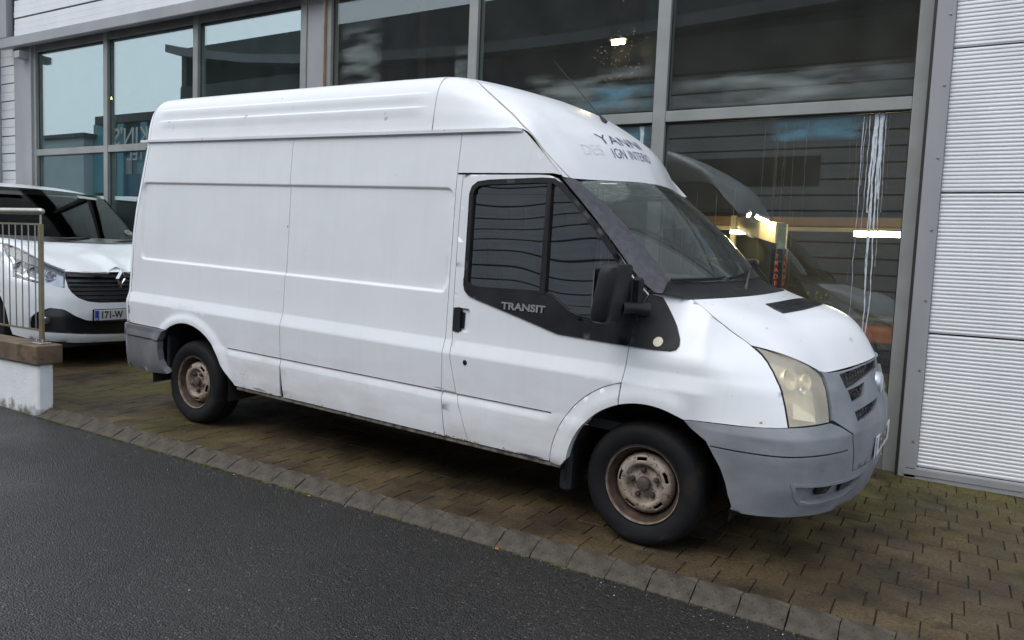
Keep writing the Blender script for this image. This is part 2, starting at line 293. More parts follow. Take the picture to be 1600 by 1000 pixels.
# ------------------------------------------------------------------ ground materials
def asphalt_mat():
    mt = bpy.data.materials.new('wet_asphalt'); mt.use_nodes = True; nt = mt.node_tree; nt.nodes.clear()
    out = nd(nt, 'ShaderNodeOutputMaterial'); b = nd(nt, 'ShaderNodeBsdfPrincipled'); nt.links.new(b.outputs[0], out.inputs[0])
    tc = nd(nt, 'ShaderNodeTexCoord')
    v = nd(nt, 'ShaderNodeTexVoronoi'); v.inputs['Scale'].default_value = 125; nt.links.new(tc.outputs['Object'], v.inputs[0])
    cr_ = nd(nt, 'ShaderNodeValToRGB'); e = cr_.color_ramp.elements
    sx = nd(nt, 'ShaderNodeSeparateColor'); nt.links.new(v.outputs['Color'], sx.inputs[0]); nt.links.new(sx.outputs[0], cr_.inputs[0])
    e[0].position = 0; e[0].color = (.007, .0065, .0062, 1); e[1].position = .93; e[1].color = (.028, .025, .0225, 1)
    x = cr_.color_ramp.elements.new(.955); x.color = (.034, .031, .028, 1); x = cr_.color_ramp.elements.new(.998); x.color = (.09, .085, .08, 1)
    n = nd(nt, 'ShaderNodeTexNoise'); n.inputs['Scale'].default_value = .9; n.inputs['Detail'].default_value = 8; nt.links.new(tc.outputs['Object'], n.inputs[0])
    mr = nd(nt, 'ShaderNodeMapRange'); mr.inputs['From Min'].default_value = .3; mr.inputs['From Max'].default_value = .7; mr.inputs['To Min'].default_value = .75; mr.inputs['To Max'].default_value = 1.25; nt.links.new(n.outputs[0], mr.inputs[0])
    mu = nd(nt, 'ShaderNodeMix'); mu.data_type = 'RGBA'; mu.blend_type = 'MULTIPLY'; mu.inputs[0].default_value = 1; nt.links.new(cr_.outputs[0], mu.inputs[6]); nt.links.new(mr.outputs[0], mu.inputs[7]); nt.links.new(mu.outputs[2], b.inputs['Base Color'])
    # worn crack lines
    mr2 = nd(nt, 'ShaderNodeMapRange'); mr2.inputs['From Min'].default_value = .35; mr2.inputs['From Max'].default_value = .65; mr2.inputs['To Min'].default_value = .27; mr2.inputs['To Max'].default_value = .5
    n2 = nd(nt, 'ShaderNodeTexNoise'); n2.inputs['Scale'].default_value = 1.6; n2.inputs['Detail'].default_value = 6; nt.links.new(tc.outputs['Object'], n2.inputs[0]); nt.links.new(n2.outputs[0], mr2.inputs[0]); nt.links.new(mr2.outputs[0], b.inputs['Roughness'])
    v2 = nd(nt, 'ShaderNodeTexVoronoi'); v2.inputs['Scale'].default_value = 125; v2.feature = 'F1'; nt.links.new(tc.outputs['Object'], v2.inputs[0])
    n3 = nd(nt, 'ShaderNodeTexNoise'); n3.inputs['Scale'].default_value = 48; n3.inputs['Detail'].default_value = 5; nt.links.new(tc.outputs['Object'], n3.inputs[0])
    ad = nd(nt, 'ShaderNodeMath', operation='SUBTRACT'); nt.links.new(n3.outputs[0], ad.inputs[0]); nt.links.new(v2.outputs['Distance'], ad.inputs[1])
    bp = nd(nt, 'ShaderNodeBump'); bp.inputs['Strength'].default_value = 1.0; bp.inputs['Distance'].default_value = .007; nt.links.new(ad.outputs[0], bp.inputs['Height']); nt.links.new(bp.outputs[0], b.inputs['Normal'])
    b.inputs['Specular IOR Level'].default_value = .38
    return mt
M['asphalt'] = asphalt_mat()
def paver_mat():
    mt = bpy.data.materials.new('mossy_concrete_paver'); mt.use_nodes = True; nt = mt.node_tree; nt.nodes.clear()
    out = nd(nt, 'ShaderNodeOutputMaterial'); b = nd(nt, 'ShaderNodeBsdfPrincipled'); nt.links.new(b.outputs[0], out.inputs[0])
    ge = nd(nt, 'ShaderNodeNewGeometry'); oi = nd(nt, 'ShaderNodeObjectInfo'); P = ge.outputs['Position']
    n = nd(nt, 'ShaderNodeTexNoise'); n.inputs['Scale'].default_value = 2.1; n.inputs['Detail'].default_value = 7; nt.links.new(P, n.inputs[0])
    cr_ = nd(nt, 'ShaderNodeValToRGB'); e = cr_.color_ramp.elements; e[0].position = .34; e[0].color = (.030, .022, .013, 1); e[1].position = .70; e[1].color = (.098, .071, .036, 1)
    x = e.new(.52); x.color = (.066, .046, .025, 1)
    nt.links.new(n.outputs[0], cr_.inputs[0])
    # moss, towards the wall and rear
    n2 = nd(nt, 'ShaderNodeTexNoise'); n2.inputs['Scale'].default_value = 1.3; n2.inputs['Detail'].default_value = 9; nt.links.new(P, n2.inputs[0])
    s = nd(nt, 'ShaderNodeSeparateXYZ'); nt.links.new(P, s.inputs[0])
    my = nd(nt, 'ShaderNodeMapRange'); my.inputs['From Min'].default_value = 4.2; my.inputs['From Max'].default_value = 6.1; my.inputs['To Min'].default_value = 0; my.inputs['To Max'].default_value = .24; nt.links.new(s.outputs[1], my.inputs[0])
    mxx = nd(nt, 'ShaderNodeMapRange'); mxx.inputs['From Min'].default_value = -1.5; mxx.inputs['From Max'].default_value = -5; mxx.inputs['To Min'].default_value = 0; mxx.inputs['To Max'].default_value = .12; nt.links.new(s.outputs[0], mxx.inputs[0])
    a1 = nd(nt, 'ShaderNodeMath', operation='ADD'); nt.links.new(n2.outputs[0], a1.inputs[0]); nt.links.new(my.outputs[0], a1.inputs[1])
    a2 = nd(nt, 'ShaderNodeMath', operation='ADD'); nt.links.new(a1.outputs[0], a2.inputs[0]); nt.links.new(mxx.outputs[0], a2.inputs[1])
    r2 = nd(nt, 'ShaderNodeMapRange'); r2.inputs['From Min'].default_value = .56; r2.inputs['From Max'].default_value = .78; r2.inputs['To Max'].default_value = .8; nt.links.new(a2.outputs[0], r2.inputs[0])
    mx = nd(nt, 'ShaderNodeMix'); mx.data_type = 'RGBA'; mx.inputs[7].default_value = (.085, .070, .020, 1); nt.links.new(r2.outputs[0], mx.inputs[0]); nt.links.new(cr_.outputs[0], mx.inputs[6])
    # per-paver tone
    mr = nd(nt, 'ShaderNodeMapRange'); mr.inputs['To Min'].default_value = .84; mr.inputs['To Max'].default_value = 1.2; nt.links.new(oi.outputs['Random'], mr.inputs[0])
    mu = nd(nt, 'ShaderNodeMix'); mu.data_type = 'RGBA'; mu.blend_type = 'MULTIPLY'; mu.inputs[0].default_value = 1; nt.links.new(mx.outputs[2], mu.inputs[6]); nt.links.new(mr.outputs[0], mu.inputs[7])
    # fine grain speckle and dark oily stains
    n4 = nd(nt, 'ShaderNodeTexNoise'); n4.inputs['Scale'].default_value = 75; n4.inputs['Detail'].default_value = 6; nt.links.new(P, n4.inputs[0])
    r4 = nd(nt, 'ShaderNodeMapRange'); r4.inputs['From Min'].default_value = .3; r4.inputs['From Max'].default_value = .7; r4.inputs['To Min'].default_value = .55; r4.inputs['To Max'].default_value = 1.45; nt.links.new(n4.outputs[0], r4.inputs[0])
    m4 = nd(nt, 'ShaderNodeMix'); m4.data_type = 'RGBA'; m4.blend_type = 'MULTIPLY'; m4.inputs[0].default_value = 1; nt.links.new(mu.outputs[2], m4.inputs[6]); nt.links.new(r4.outputs[0], m4.inputs[7])
    n5 = nd(nt, 'ShaderNodeTexNoise'); n5.inputs['Scale'].default_value = 4.3; n5.inputs['Detail'].default_value = 5; nt.links.new(P, n5.inputs[0])
    r5 = nd(nt, 'ShaderNodeMapRange'); r5.inputs['From Min'].default_value = .60; r5.inputs['From Max'].default_value = .68; r5.inputs['To Max'].default_value = .6; nt.links.new(n5.outputs[0], r5.inputs[0])
    m5 = nd(nt, 'ShaderNodeMix'); m5.data_type = 'RGBA'; m5.inputs[7].default_value = (.03, .024, .018, 1); nt.links.new(r5.outputs[0], m5.inputs[0]); nt.links.new(m4.outputs[2], m5.inputs[6])
    nt.links.new(m5.outputs[2], b.inputs['Base Color'])
    rr = nd(nt, 'ShaderNodeMapRange'); rr.inputs['From Min'].default_value = .35; rr.inputs['From Max'].default_value = .65; rr.inputs['To Min'].default_value = .5; rr.inputs['To Max'].default_value = .8; nt.links.new(n5.outputs[0], rr.inputs[0]); nt.links.new(rr.outputs[0], b.inputs['Roughness'])
    b.inputs['Specular IOR Level'].default_value = .28
    bp = nd(nt, 'ShaderNodeBump'); bp.inputs['Strength'].default_value = .6; bp.inputs['Distance'].default_value = .005; nt.links.new(n4.outputs[0], bp.inputs['Height']); nt.links.new(bp.outputs[0], b.inputs['Normal'])
    return mt
M['paver'] = paver_mat()
M['joint'] = mk('joint_soil', (.012, .011, .008), (.03, .03, .012), 30, .9, bump=.5, bscale=80)
M['kerb'] = mk('kerb_concrete', (.042, .034, .026), (.092, .076, .058), 11, .65, .85, spec=.3, bump=.6, bscale=110, detail=10, spots=[((.05, .052, .022), 9, .60), ((.26, .24, .22), 110, .70), ((.028, .024, .02), 60, .62)])
M['alu'] = mk('grey_powder_coat', (.225, .235, .225), (.27, .28, .27), 4, .45, spec=.4)
M['alu_dark'] = mk('dark_grey_frame', (.14, .14, .13), (.18, .18, .165), 4, .5)
M['flash'] = mk('grey_flashing', (.27, .275, .285), (.315, .32, .33), 3, .42, stretch=(1, 1, .4), spec=.4)
M['clad'] = mk('silver_cladding', (.66, .67, .69), (.72, .73, .745), 2.5, .4, metal=.1, stretch=(1, 1, .5), spec=.4)
M['clad_dk'] = mk('shadow_joint', (.03, .03, .035), None, 5, .8)
M['seal'] = mk('rubber_gasket', (.015, .015, .015), None, 5, .6)
M['facade_glass'] = glassm('facade_glass', (.86, .93, .91), 1.78, .0012, .55, dirt=.03, dirtc=(.5, .52, .5))
M['facade_glass_l'] = glassm('facade_glass_tinted', (.72, .86, .84), 3.1, .0010, .5, dirt=.04, dirtc=(.42, .5, .5))
M['screw'] = mk('screw_zinc', (.3, .3, .3), None, 5, .4, metal=.8)
M['render_wall'] = mk('painted_render', (.70, .72, .735), (.78, .80, .81), 6, .7, bump=.35, bscale=45, spots=[((.45, .47, .42), 8, .70)], extra=wall_extra)
M['cope'] = mk('brown_coping_stone', (.085, .055, .035), (.16, .105, .065), 6, .6, .8, bump=.4, bscale=60, detail=10, spots=[((.06, .06, .025), 7, .58)])
M['steel'] = mk('brushed_steel', (.36, .34, .30), (.46, .44, .39), 16, .35, metal=.8, stretch=(1, 1, .2))
M['steel_b'] = mk('brown_steel', (.20, .17, .11), (.28, .24, .16), 8, .45, metal=.6)
M['moss'] = mk('moss_green', (.06, .085, .015), (.12, .14, .03), 30, .9)
M['leaf_o'] = mk('orange_leaf', (.35, .12, .03), None, 5, .7)
M['chip'] = mk('white_chip', (.5, .5, .48), None, 5, .7)

# ------------------------------------------------------------------ ground
PIT = 0.0160560325; XF = -1.30049389
def gz(x): return -math.tan(PIT) * (x - XF)
def gsheet(name, x0, x1, y0, y1, dz, mat, kind='structure'):
    return mesh(name, [(x0, y0, gz(x0) + dz), (x1, y0, gz(x1) + dz), (x1, y1, gz(x1) + dz), (x0, y1, gz(x0) + dz)], [(0, 1, 2, 3)], mat, kind=kind)
BASE_DROP = -.056
# ground to the horizon, road
far = 400
v = [(-70, -60, gz(-70) - .08), (40, -60, gz(40) - .08), (40, 60, gz(40) - .08), (-70, 60, gz(-70) - .08)]
mesh('ground', v + [(-far, -far, gz(-70) - .08), (far, -far, gz(40) - .08), (far, far, gz(40) - .08), (-far, far, gz(-70) - .08)],
     [(0, 1, 2, 3), (0, 4, 5, 1), (1, 5, 6, 2), (2, 6, 7, 3), (3, 7, 4, 0)], mk('ground_tarmac', (.05, .05, .05), (.06, .06, .058), 2, .7), kind='structure')
gsheet('road', -60, 30, -15.2, 3.30, BASE_DROP, M['asphalt'])
KY0, KY1 = 3.285, 3.44     # kerb: low battered stones
# kerb stones
kerb = empty('kerb', (0, 0, 0)); kerb['kind'] = 'structure'
kv = []
def stone_mesh(i):
    L = .2065; g = .0042; r = random.Random(i)
    j = lambda a=.004: r.uniform(-a, a) * .45
    b = MB(); nx = 9; prof = [(KY0 - .004, -.10), (KY0 + .002, -.050), (KY0 + .020, -.040), (KY0 + .082, -.008), (KY0 + .105, .0015), (KY1 - .004, .003), (KY1 - .002, -.02), (KY1 - .002, -.1)]
    v = []; f = []
    for k in range(nx):
        x = g / 2 + (L - g) * k / (nx - 1); e = .0022 if k in (0, nx - 1) else 0
        for q_, (y, z) in enumerate(prof): v.append((x + (j(.006) if 0 < q_ < 7 else 0), y - KY0 + (j(.008) if 0 < q_ < 6 else 0) + (e if q_ in (1, 2, 3) else 0), z + (j(.0065) if 0 < q_ < 6 else 0) - (e if 0 < q_ < 7 else 0)))
    n = len(prof)
    for k in range(nx - 1):
        for q_ in range(n - 1): f.append((k * n + q_, (k + 1) * n + q_, (k + 1) * n + q_ + 1, k * n + q_ + 1))
    f.append(tuple(range(n))); f.append(tuple(range((nx - 1) * n, nx * n))[::-1])
    b.add(v, f); me = b.build('kerb_stone', M['kerb'], smooth=True).data
    return me
kmeshes = []
for i in range(9):
    me = stone_mesh(i); kmeshes.append(me)
for o in [o for o in COL.objects if o.name.startswith('kerb_stone')]: bpy.data.objects.remove(o)
x = -6.28
i = 0
while x < 1.2:
    o = bpy.data.objects.new('kerb_stone', random.choice(kmeshes)); COL.objects.link(o); o.parent = kerb
    o.location = (x, KY0 + random.uniform(-.0015, .0015), gz(x) + random.uniform(-.0012, .0012)); o.rotation_euler = (random.uniform(-.008, .008), math.tan(PIT) + random.uniform(-.006, .006), random.uniform(-.006, .006)); i += 1
    x += .2065
# beyond the frame the kerb runs on as one piece
struct(boxo('kerb_run', 1.25, 25, KY0, KY1, -.5, gz(1.25) - .002, M['kerb']))
# pavement of concrete pavers
PX, PY = .1712, .1780
pave = empty('pavement', (0, 0, 0)); pave['kind'] = 'structure'
cells = []
r0 = 0; y = KY1 + .002
while y < 6.13:
    off = (r0 % 2) * PX / 2 + .03 * math.sin(r0 * 1.7)
    k = -60
    while True:
        x = off + k * PX; k += 1
        if x < -13.0: continue
        if x > 1.5: break
        cells.append((x, y, r0))
    y += PY; r0 += 1
def camdist(c):
    d = Vector((c[0] + PX / 2, c[1] + PY / 2, 0)) - Vector((0, 0, CAM_H)); z = d.dot(cf)
    if z <= .1: return None
    u_ = 800 + FPX * d.dot(cr) / z; v_ = 500 - FPX * d.dot(cu) / z
    return (u_, v_, z)
def paver_mesh(i):
    r = random.Random(100 + i); g = .0022; gs = .0036
    x0, x1 = gs / 2 + r.uniform(0, .002), PX - gs / 2 - r.uniform(0, .003); y0, y1 = g / 2 * .6, PY - g / 2 * .6; c = .0010
    h = .0; v = []
    for (z, e) in ((-.05, 0), (-.004, 0), (0, c)):
        for (a, b_) in ((x0 + e, y0 + e), (x1 - e, y0 + e), (x1 - e, y1 - e), (x0 + e, y1 - e)): v.append((a + (r.uniform(-.0012, .0012) if z > -.04 else 0), b_ + (r.uniform(-.0008, .0008) if z > -.04 else 0), z + (r.uniform(-.0006, .0006) if z == 0 else 0)))
    f = [(8, 9, 10, 11)]
    for l in (0, 1):
        for k in range(4): k2 = (k + 1) % 4; f.append((l * 4 + k, l * 4 + k2, l * 4 + 4 + k2, l * 4 + 4 + k))
    return v, f
pm = []
for i in range(12):
    v, f = paver_mesh(i); me = bpy.data.meshes.new('paver'); me.from_pydata(v, [], f); me.materials.append(M['paver']); pm.append((me, v, f))
vis = []
for c in cells:
    q = camdist(c)
    infr = q is not None and -30 < q[0] < 1640 and -30 < q[1] < 1030
    under = (-4.9 < c[0] < -1.75 and c[1] > 4.3)
    vis.append(((q[2] if infr and not under else 99 + (q[2] if q else 0)), c))
vis.sort(key=lambda t: t[0])
rest = MB()
for n_, (d, c) in enumerate(vis):
    me, v, f = random.choice(pm); z = gz(c[0]) + random.uniform(-.0012, .0012)
    tx, ty = random.uniform(-.005, .005), random.uniform(-.005, .005)
    if n_ < 298:
        o = bpy.data.objects.new('paver', me); COL.objects.link(o); o.parent = pave; o.location = (c[0], c[1], z); o.rotation_euler = (tx, math.tan(PIT) + ty, 0)
    else:
        rest.add([(p[0] + c[0], p[1] + c[1], p[2] + z + tx * p[1] - (ty + math.tan(PIT)) * p[0]) for p in v], f)
rest.build('paver_field', M['paver'], pave, kind='stuff')
gsheet('paving_bed', -13.1, 1.6, KY1 - .03, 6.6, -.008, M['joint'])
gsheet('paving_beyond', -45, -13.1, 3.3, 6.4, -.004, M['paver'])
gsheet('paving_ahead', 1.6, 25, 3.44, 6.4, -.004, M['paver'])
# moss and weeds in the gutter line
mo = MB()
for _ in range(520):
    cx = random.choice([random.uniform(-6.2, -4.6), random.uniform(-6.2, .6), random.uniform(-5.2, -3.2)]); n_ = random.randint(2, 5)
    if math.sin(cx * 7) + math.sin(cx * 3.1 + 1) < .1 and random.random() < .8: continue
    for _k in range(n_):
        a = random.uniform(0, 6.28); L_ = random.uniform(.004, .012); bx_ = cx + random.uniform(-.02, .02); by_ = KY0 - random.uniform(-.002, .014); z0 = gz(cx) + BASE_DROP
        tip = (bx_ + L_ * math.cos(a), by_ + L_ * math.sin(a) * .7, z0 + random.uniform(.003, .012)); s_ = .004
        mo.add([(bx_ - s_, by_, z0), (bx_ + s_, by_, z0 + .001), tip, (bx_, by_ + s_, z0 + .004)], [(0, 1, 2), (0, 2, 3)])
for _ in range(260):   # joints of the pavers next to the building
    cx = random.uniform(-.9, .8); cy = random.uniform(5.55, 6.12)
    a = random.uniform(0, 6.28); L_ = random.uniform(.004, .012); z0 = gz(cx)
    mo.add([(cx - .005, cy, z0), (cx + .005, cy, z0), (cx + L_ * math.cos(a), cy + L_ * math.sin(a), z0 + .006)], [(0, 1, 2)])
tag(mo.build('moss', M['moss']), 'thin green moss and tiny weeds in the joint between kerb and road', 'moss', kind='stuff')
gr = MB()
for _ in range(380):
    cx = random.uniform(-5.5, .6); cy = random.uniform(1.7, 3.27) if random.random() < .55 else random.uniform(3.15, 3.28); s_ = random.uniform(.001, .0032) * (1.6 if random.random() < .08 else 1); z0 = gz(cx) + BASE_DROP
    a = random.uniform(0, 6.28)
    pts = [(cx + s_ * math.cos(a + t) * random.uniform(.7, 1.2), cy + s_ * math.sin(a + t), z0 + s_ * .3) for t in (0, 1.5, 3.1, 4.6)]
    gr.add(pts + [(cx, cy, z0 + s_ * .9)], [(0, 1, 4), (1, 2, 4), (2, 3, 4), (3, 0, 4)])
tag(gr.build('grit', M['chip']), 'small pale stone chips scattered on the asphalt near the kerb', 'grit', kind='stuff')
for (lx, ly, s_) in ((-3.24, 3.265, .017), (-1.925, 3.275, .02), (-3.9, 3.26, .014)):
    z0 = gz(lx) + BASE_DROP
    o = MB().add([(lx - s_, ly, z0 + .003), (lx, ly - s_ * .5, z0 + .006), (lx + s_, ly, z0 + .003), (lx, ly + s_ * .6, z0 + .009)], [(0, 1, 3), (1, 2, 3)]).build('fallen_leaf', M['leaf_o'])
    tag(o, {-3.24: 'small orange leaf lying on the asphalt by the kerb, the middle one of three', -1.925: 'orange and white scrap on the asphalt nearest the front wheel', -3.9: 'tiny orange leaf scrap at the kerb closest to the rear wheel'}[lx], 'leaf', 'scraps of leaf along the kerb')

# ------------------------------------------------------------------ showroom building
YG, YC = 6.30, 6.17
bld = empty('showroom_building', (-6, YG, 0), None, 'grey clad showroom with tall framed windows behind the white van', 'building')
BO = Vector((-6, YG, 0))
def bpart(mb, name, mat, parent=bld, off=BO, **k):
    mb.v = [(p[0] - off[0], p[1] - off[1], p[2] - off[2]) for p in mb.v]; return mb.build(name, mat, parent, **k)
def bbox(name, x0, x1, y0, y1, z0, z1, mat, parent=bld, **k): return bpart(MB().box(x0, x1, y0, y1, z0, z1), name, mat, parent, **k)
TOP = 6.2; HEAD = 4.13; TR = 2.685
# mullions: x, half width
mull = [(-11.80, .03), (-10.07, .045), (-8.22, .045), (-6.40, .045), (-6.02, .03), (-4.155, .05), (-2.245, .055), (-.30, .045)]
for x, hw in mull:
    top = HEAD + .1 if x < -6.1 else TOP
    a = bbox('mullion', x - hw, x + hw, YG - .065, YG + .06, -.02, top, M['alu'], bevel=.003)
    bbox('gasket', x - hw - .008, x + hw + .008, YG - .022, YG - .012, 0, top, M['seal'])
# post panel between -6.40 and -6.02
bbox('post_panel', -6.352, -6.053, YG - .05, YG - .03, 0, TOP, M['flash'])
bbox('post_trim', -6.072, -6.056, YG - .10, YG - .052, 0, TOP, mk('tan_trim', (.30, .22, .15), (.36, .28, .2), 8, .5))
# transoms and head rails, sill rails, panes
bays = list(zip(mull[:-1], mull[1:]))
for (xa, ha), (xb, hb) in bays:
    if xa == -6.40: continue
    x0, x1 = xa + ha + .001, xb - hb - .001
    left = xb < -6.1
    gm = M['facade_glass_l'] if left else M['facade_glass']
    bbox('transom', x0, x1, YG - .06, YG + .055, TR - .045, TR + .045, M['alu'], bevel=.003)
    bbox('sill_rail', x0, x1, YG - .06, YG + .055, -.02, .10, M['alu_dark'], bevel=.003)
    if left: bbox('head_rail', x0, x1, YG - .06, YG + .055, HEAD, HEAD + .1, M['alu_dark'], bevel=.003)
    zt = HEAD if left else TOP
    bbox('glass_pane', x0, x1, YG - .012, YG + .0, .10, TR - .045, gm)
    bbox('glass_pane', x0, x1, YG - .012, YG + .0, TR + .045, zt, gm)
    for zz in (TR - .053, TR + .045, zt - .008 if left else TR + .045): bbox('gasket', x0, x1, YG - .021, YG - .013, zz, zz + .008, M['seal'])
# right hand corner flashing and cladding panels
bbox('frame_cover', -.254, -.235, YC - .02, YG + .06, -.03, TOP, M['seal'])
bbox('corner_flashing', -.234, -.115, YC - .035, YG + .06, .015 if False else -.018, TOP, M['flash'], bevel=.006)
for z in (.20, .72, 1.22, 1.72, 2.22, 2.72, 3.2):
    bpart(MB().lathe([(0, -.006), (.007, -.005), (.0085, 0)], 10, 'y', (-.150, YC - .036, z + .05)), 'screw', M['screw'])
def clad_profile(zb, zt, pitch=.0273, depth=.0045, n=6):
    pr = []; N = int(round((zt - zb) / pitch)); p = (zt - zb) / N
    for i in range(N * n + 1):
        t = i / n; fr_ = t - math.floor(t); s_ = .5 - .5 * math.cos(2 * math.pi * fr_); s_ = min(1, max(0, (s_ - .15) / .6))
        pr.append((zb + p * t, -depth * s_))
    return pr
def cladding(x0, x1, y, zb, zt, parent, pitch=.0273, depth=.0045, n=6, name='cladding_panel', off=BO):
    pr = clad_profile(zb, zt, pitch, depth, n); v = []; f = []
    pr = [(zb, .03)] + pr + [(zt, .03)]
    for (z, d) in pr: v += [(x0, y + d, z), (x1, y + d, z)]
    for i in range(len(pr) - 1): f.append((2 * i, 2 * i + 1, 2 * i + 3, 2 * i + 2))
    mb = MB().add(v, f); mb.v = [(p[0] - off[0], p[1] - off[1], p[2] - off[2]) for p in mb.v]
    return mb.build(name, M['clad'], parent, smooth=False)
j = [.062, 1.037, 2.032, 3.024, 4.02, 5.01, 6.0]
for a, b_ in zip(j[:-1], j[1:]): cladding(-.113, 8, YC, a + .006, b_ - .006, bld)
bbox('cladding_backing', -.113, 8, YC + .034, YC + .05, 0, TOP, M['clad_dk'])
mb = MB()
xs_ = [-.19, 1, 3, 8]
for a, b_ in zip(xs_[:-1], xs_[1:]):
    mb.add([(a, YC - .035, gz(a) - .02), (b_, YC - .035, gz(b_) - .02), (b_, YC - .035, .055), (a, YC - .035, .055), (a, YC - .0, .062), (b_, YC - .0, .062)], [(0, 1, 2, 3), (3, 2, 5, 4)])
mb.box(-.20, 8, YC - .041, YC - .0352, .018 - .01, .05)
bpart(mb, 'base_trim', M['flash'])
# left end: upper cladding band with dropped sill flashing, returns
FY = 6.10
def band_panels():
    z = 4.345; k = 0
    while z < 6.4:
        h_ = .245
        for s_ in range(3):   # three flat ribs per board
            bbox('cladding_board' , -12.10, -6.05 if False else -5.2, FY + .02 + .004 * s_, FY + .05, z + .006 + s_ * .081, z + .006 + (s_ + 1) * .081 - .004, M['clad'])
        k += 1; z += .26
bbox('board_backing', -12.2, -5.2, FY + .052, FY + .07, 4.2, 6.5, M['clad_dk'])
band_panels()
bbox('sill_flashing', -12.42, -5.2, FY - .04, FY + .05, 4.185, 4.33, M['flash'], bevel=.01)
bbox('soffit', -12.42, -5.2, FY + .051, YG + .06, 4.24, 4.255, M['alu_dark'])
bbox('corner_post', -12.42, -12.20, FY - .04, FY + .10, 4.331, 6.5, M['flash'], bevel=.006)
bbox('vent_box', -12.0, -11.86, YG - .24, YG - .05, 4.02, 4.12, M['flash'], bevel=.004)
bbox('left_column', -12.28, -11.831, YG - .10, YG + .05, -.1, 4.234, M['flash'], bevel=.006)
k = 0; z = .1
while z < 4.1:
    bbox('cladding_board', -12.75, -12.30, YG - .05 , YG - .03, z + .006, z + .125, M['clad']); bbox('cladding_board', -12.75, -12.30, YG - .047, YG - .03, z + .131, z + .25, M['clad']); z += .26
bbox('board_backing', -12.75, -12.30, YG - .029, YG - .01, 0, 4.2, M['clad_dk'])
bbox('end_wall', -14.6, -12.76, YG - .42, YG + .05, -.1, 6.5, M['flash'])
bbox('upper_wall', -5.2, 8, YG + .07, YG + .3, TOP, 9, M['flash'])
# paint drips and smears on the glass (real thin layers of dried liquid)
fb = film('blue_paint_smear', (.16, .34, .44), .75, 2.2, (1.2, 1, 3.2), .40, .72)
fw_ = film('white_paint_smear', (.48, .54, .52), .42, 2.2, (.7, 1, 3.2), .42, .74)
fbr = film('brown_glue_smear', (.20, .16, .09), .30, 3.0, (1.5, 1, 1.5), .42, .75)
def smear(x0, x1, z0, z1, mat, y=YG - .0135):
    return bpart(MB().add([(x0, y, z0), (x1, y, z0), (x1, y, z1), (x0, y, z1)], [(0, 1, 2, 3)]), 'paint_smear', mat)
smear(-3.1, -2.31, 2.05, 2.64, fb); smear(-3.0, -2.31, 2.735, 3.0, fb, YG - .0138); smear(-3.6, -2.31, 2.735, 3.15, fw_)
smear(-2.18, -.36, 2.735, 3.02, fw_); smear(-1.35, -.6, 2.44, 2.64, fb, YG - .0137)
smear(-2.75, -2.31, 3.0, 3.5, fbr, YG - .0141); smear(-5.9, -5.3, 2.75, 3.9, fw_)
smear(-4.4, -4.21, 2.75, 3.5, fw_, YG - .0143)
dw = mk('dried_white_paint', (.62, .66, .70), (.5, .55, .6), 40, .6)
fdr = film('thin_drip_film', (.55, .60, .64), .9, 10, (9, 1, 1.2), .35, .6)
dt2 = mk('faint_grey_drip', (.20, .22, .25), None, 5, .6)
dt = mk('tan_drip', (.26, .22, .14), None, 5, .6)
def drip(x, z0, z1, wd, mat, seed):
    r = random.Random(seed); v = []; f = []; n = max(6, int((z0 - z1) / .03)); dx = 0; y = YG - .0125
    for i in range(n + 1):
        z = z0 + (z1 - z0) * i / n; dx += r.uniform(-.0028, .0028) + .0006 * math.sin(i * .7 + seed); w_ = wd * (1 - .55 * i / n) * r.uniform(.55, 1.25) + (.002 if i == n else 0)
        v += [(x + dx - w_ / 2, y, z), (x + dx, y - .0025, z), (x + dx + w_ / 2, y, z)]
        if i: b_ = 3 * i; f += [(b_ - 3, b_, b_ + 1, b_ - 2), (b_ - 2, b_ + 1, b_ + 2, b_ - 1)]
    bpart(MB().add(v, f), 'paint_drip', mat)
for i, (x, z1, wd) in enumerate([(-.585, 1.35, .011), (-.565, .55, .014), (-.548, .75, .013), (-.525, 1.5, .008), (-.505, 1.9, .006), (-.62, 1.75, .006), (-.66, 1.1, .006), (-.64, 2.1, .005)]): drip(x, 2.635 - .004 * i, z1, wd, dw, i)
drip(-.575, 2.64, 1.9, .02, dw, 77); drip(-.535, 2.63, 2.0, .022, dw, 78)
for i in range(16): x = random.uniform(-1.45, -.45); drip(x, 2.62 - random.uniform(0, .05), random.uniform(1.2, 2.2), random.uniform(.0015, .0035), random.choice([dt2, dt]), 20 + i)
for i in range(7): x = random.uniform(-2.1, -1.1); drip(x, random.uniform(1.6, 2.4), random.uniform(1.0, 1.5), random.uniform(.002, .004), dt, 60 + i)
for i, x in enumerate((-2.42, -2.40)): drip(x, 2.62, 2.0, .03, dw, 95 + i)

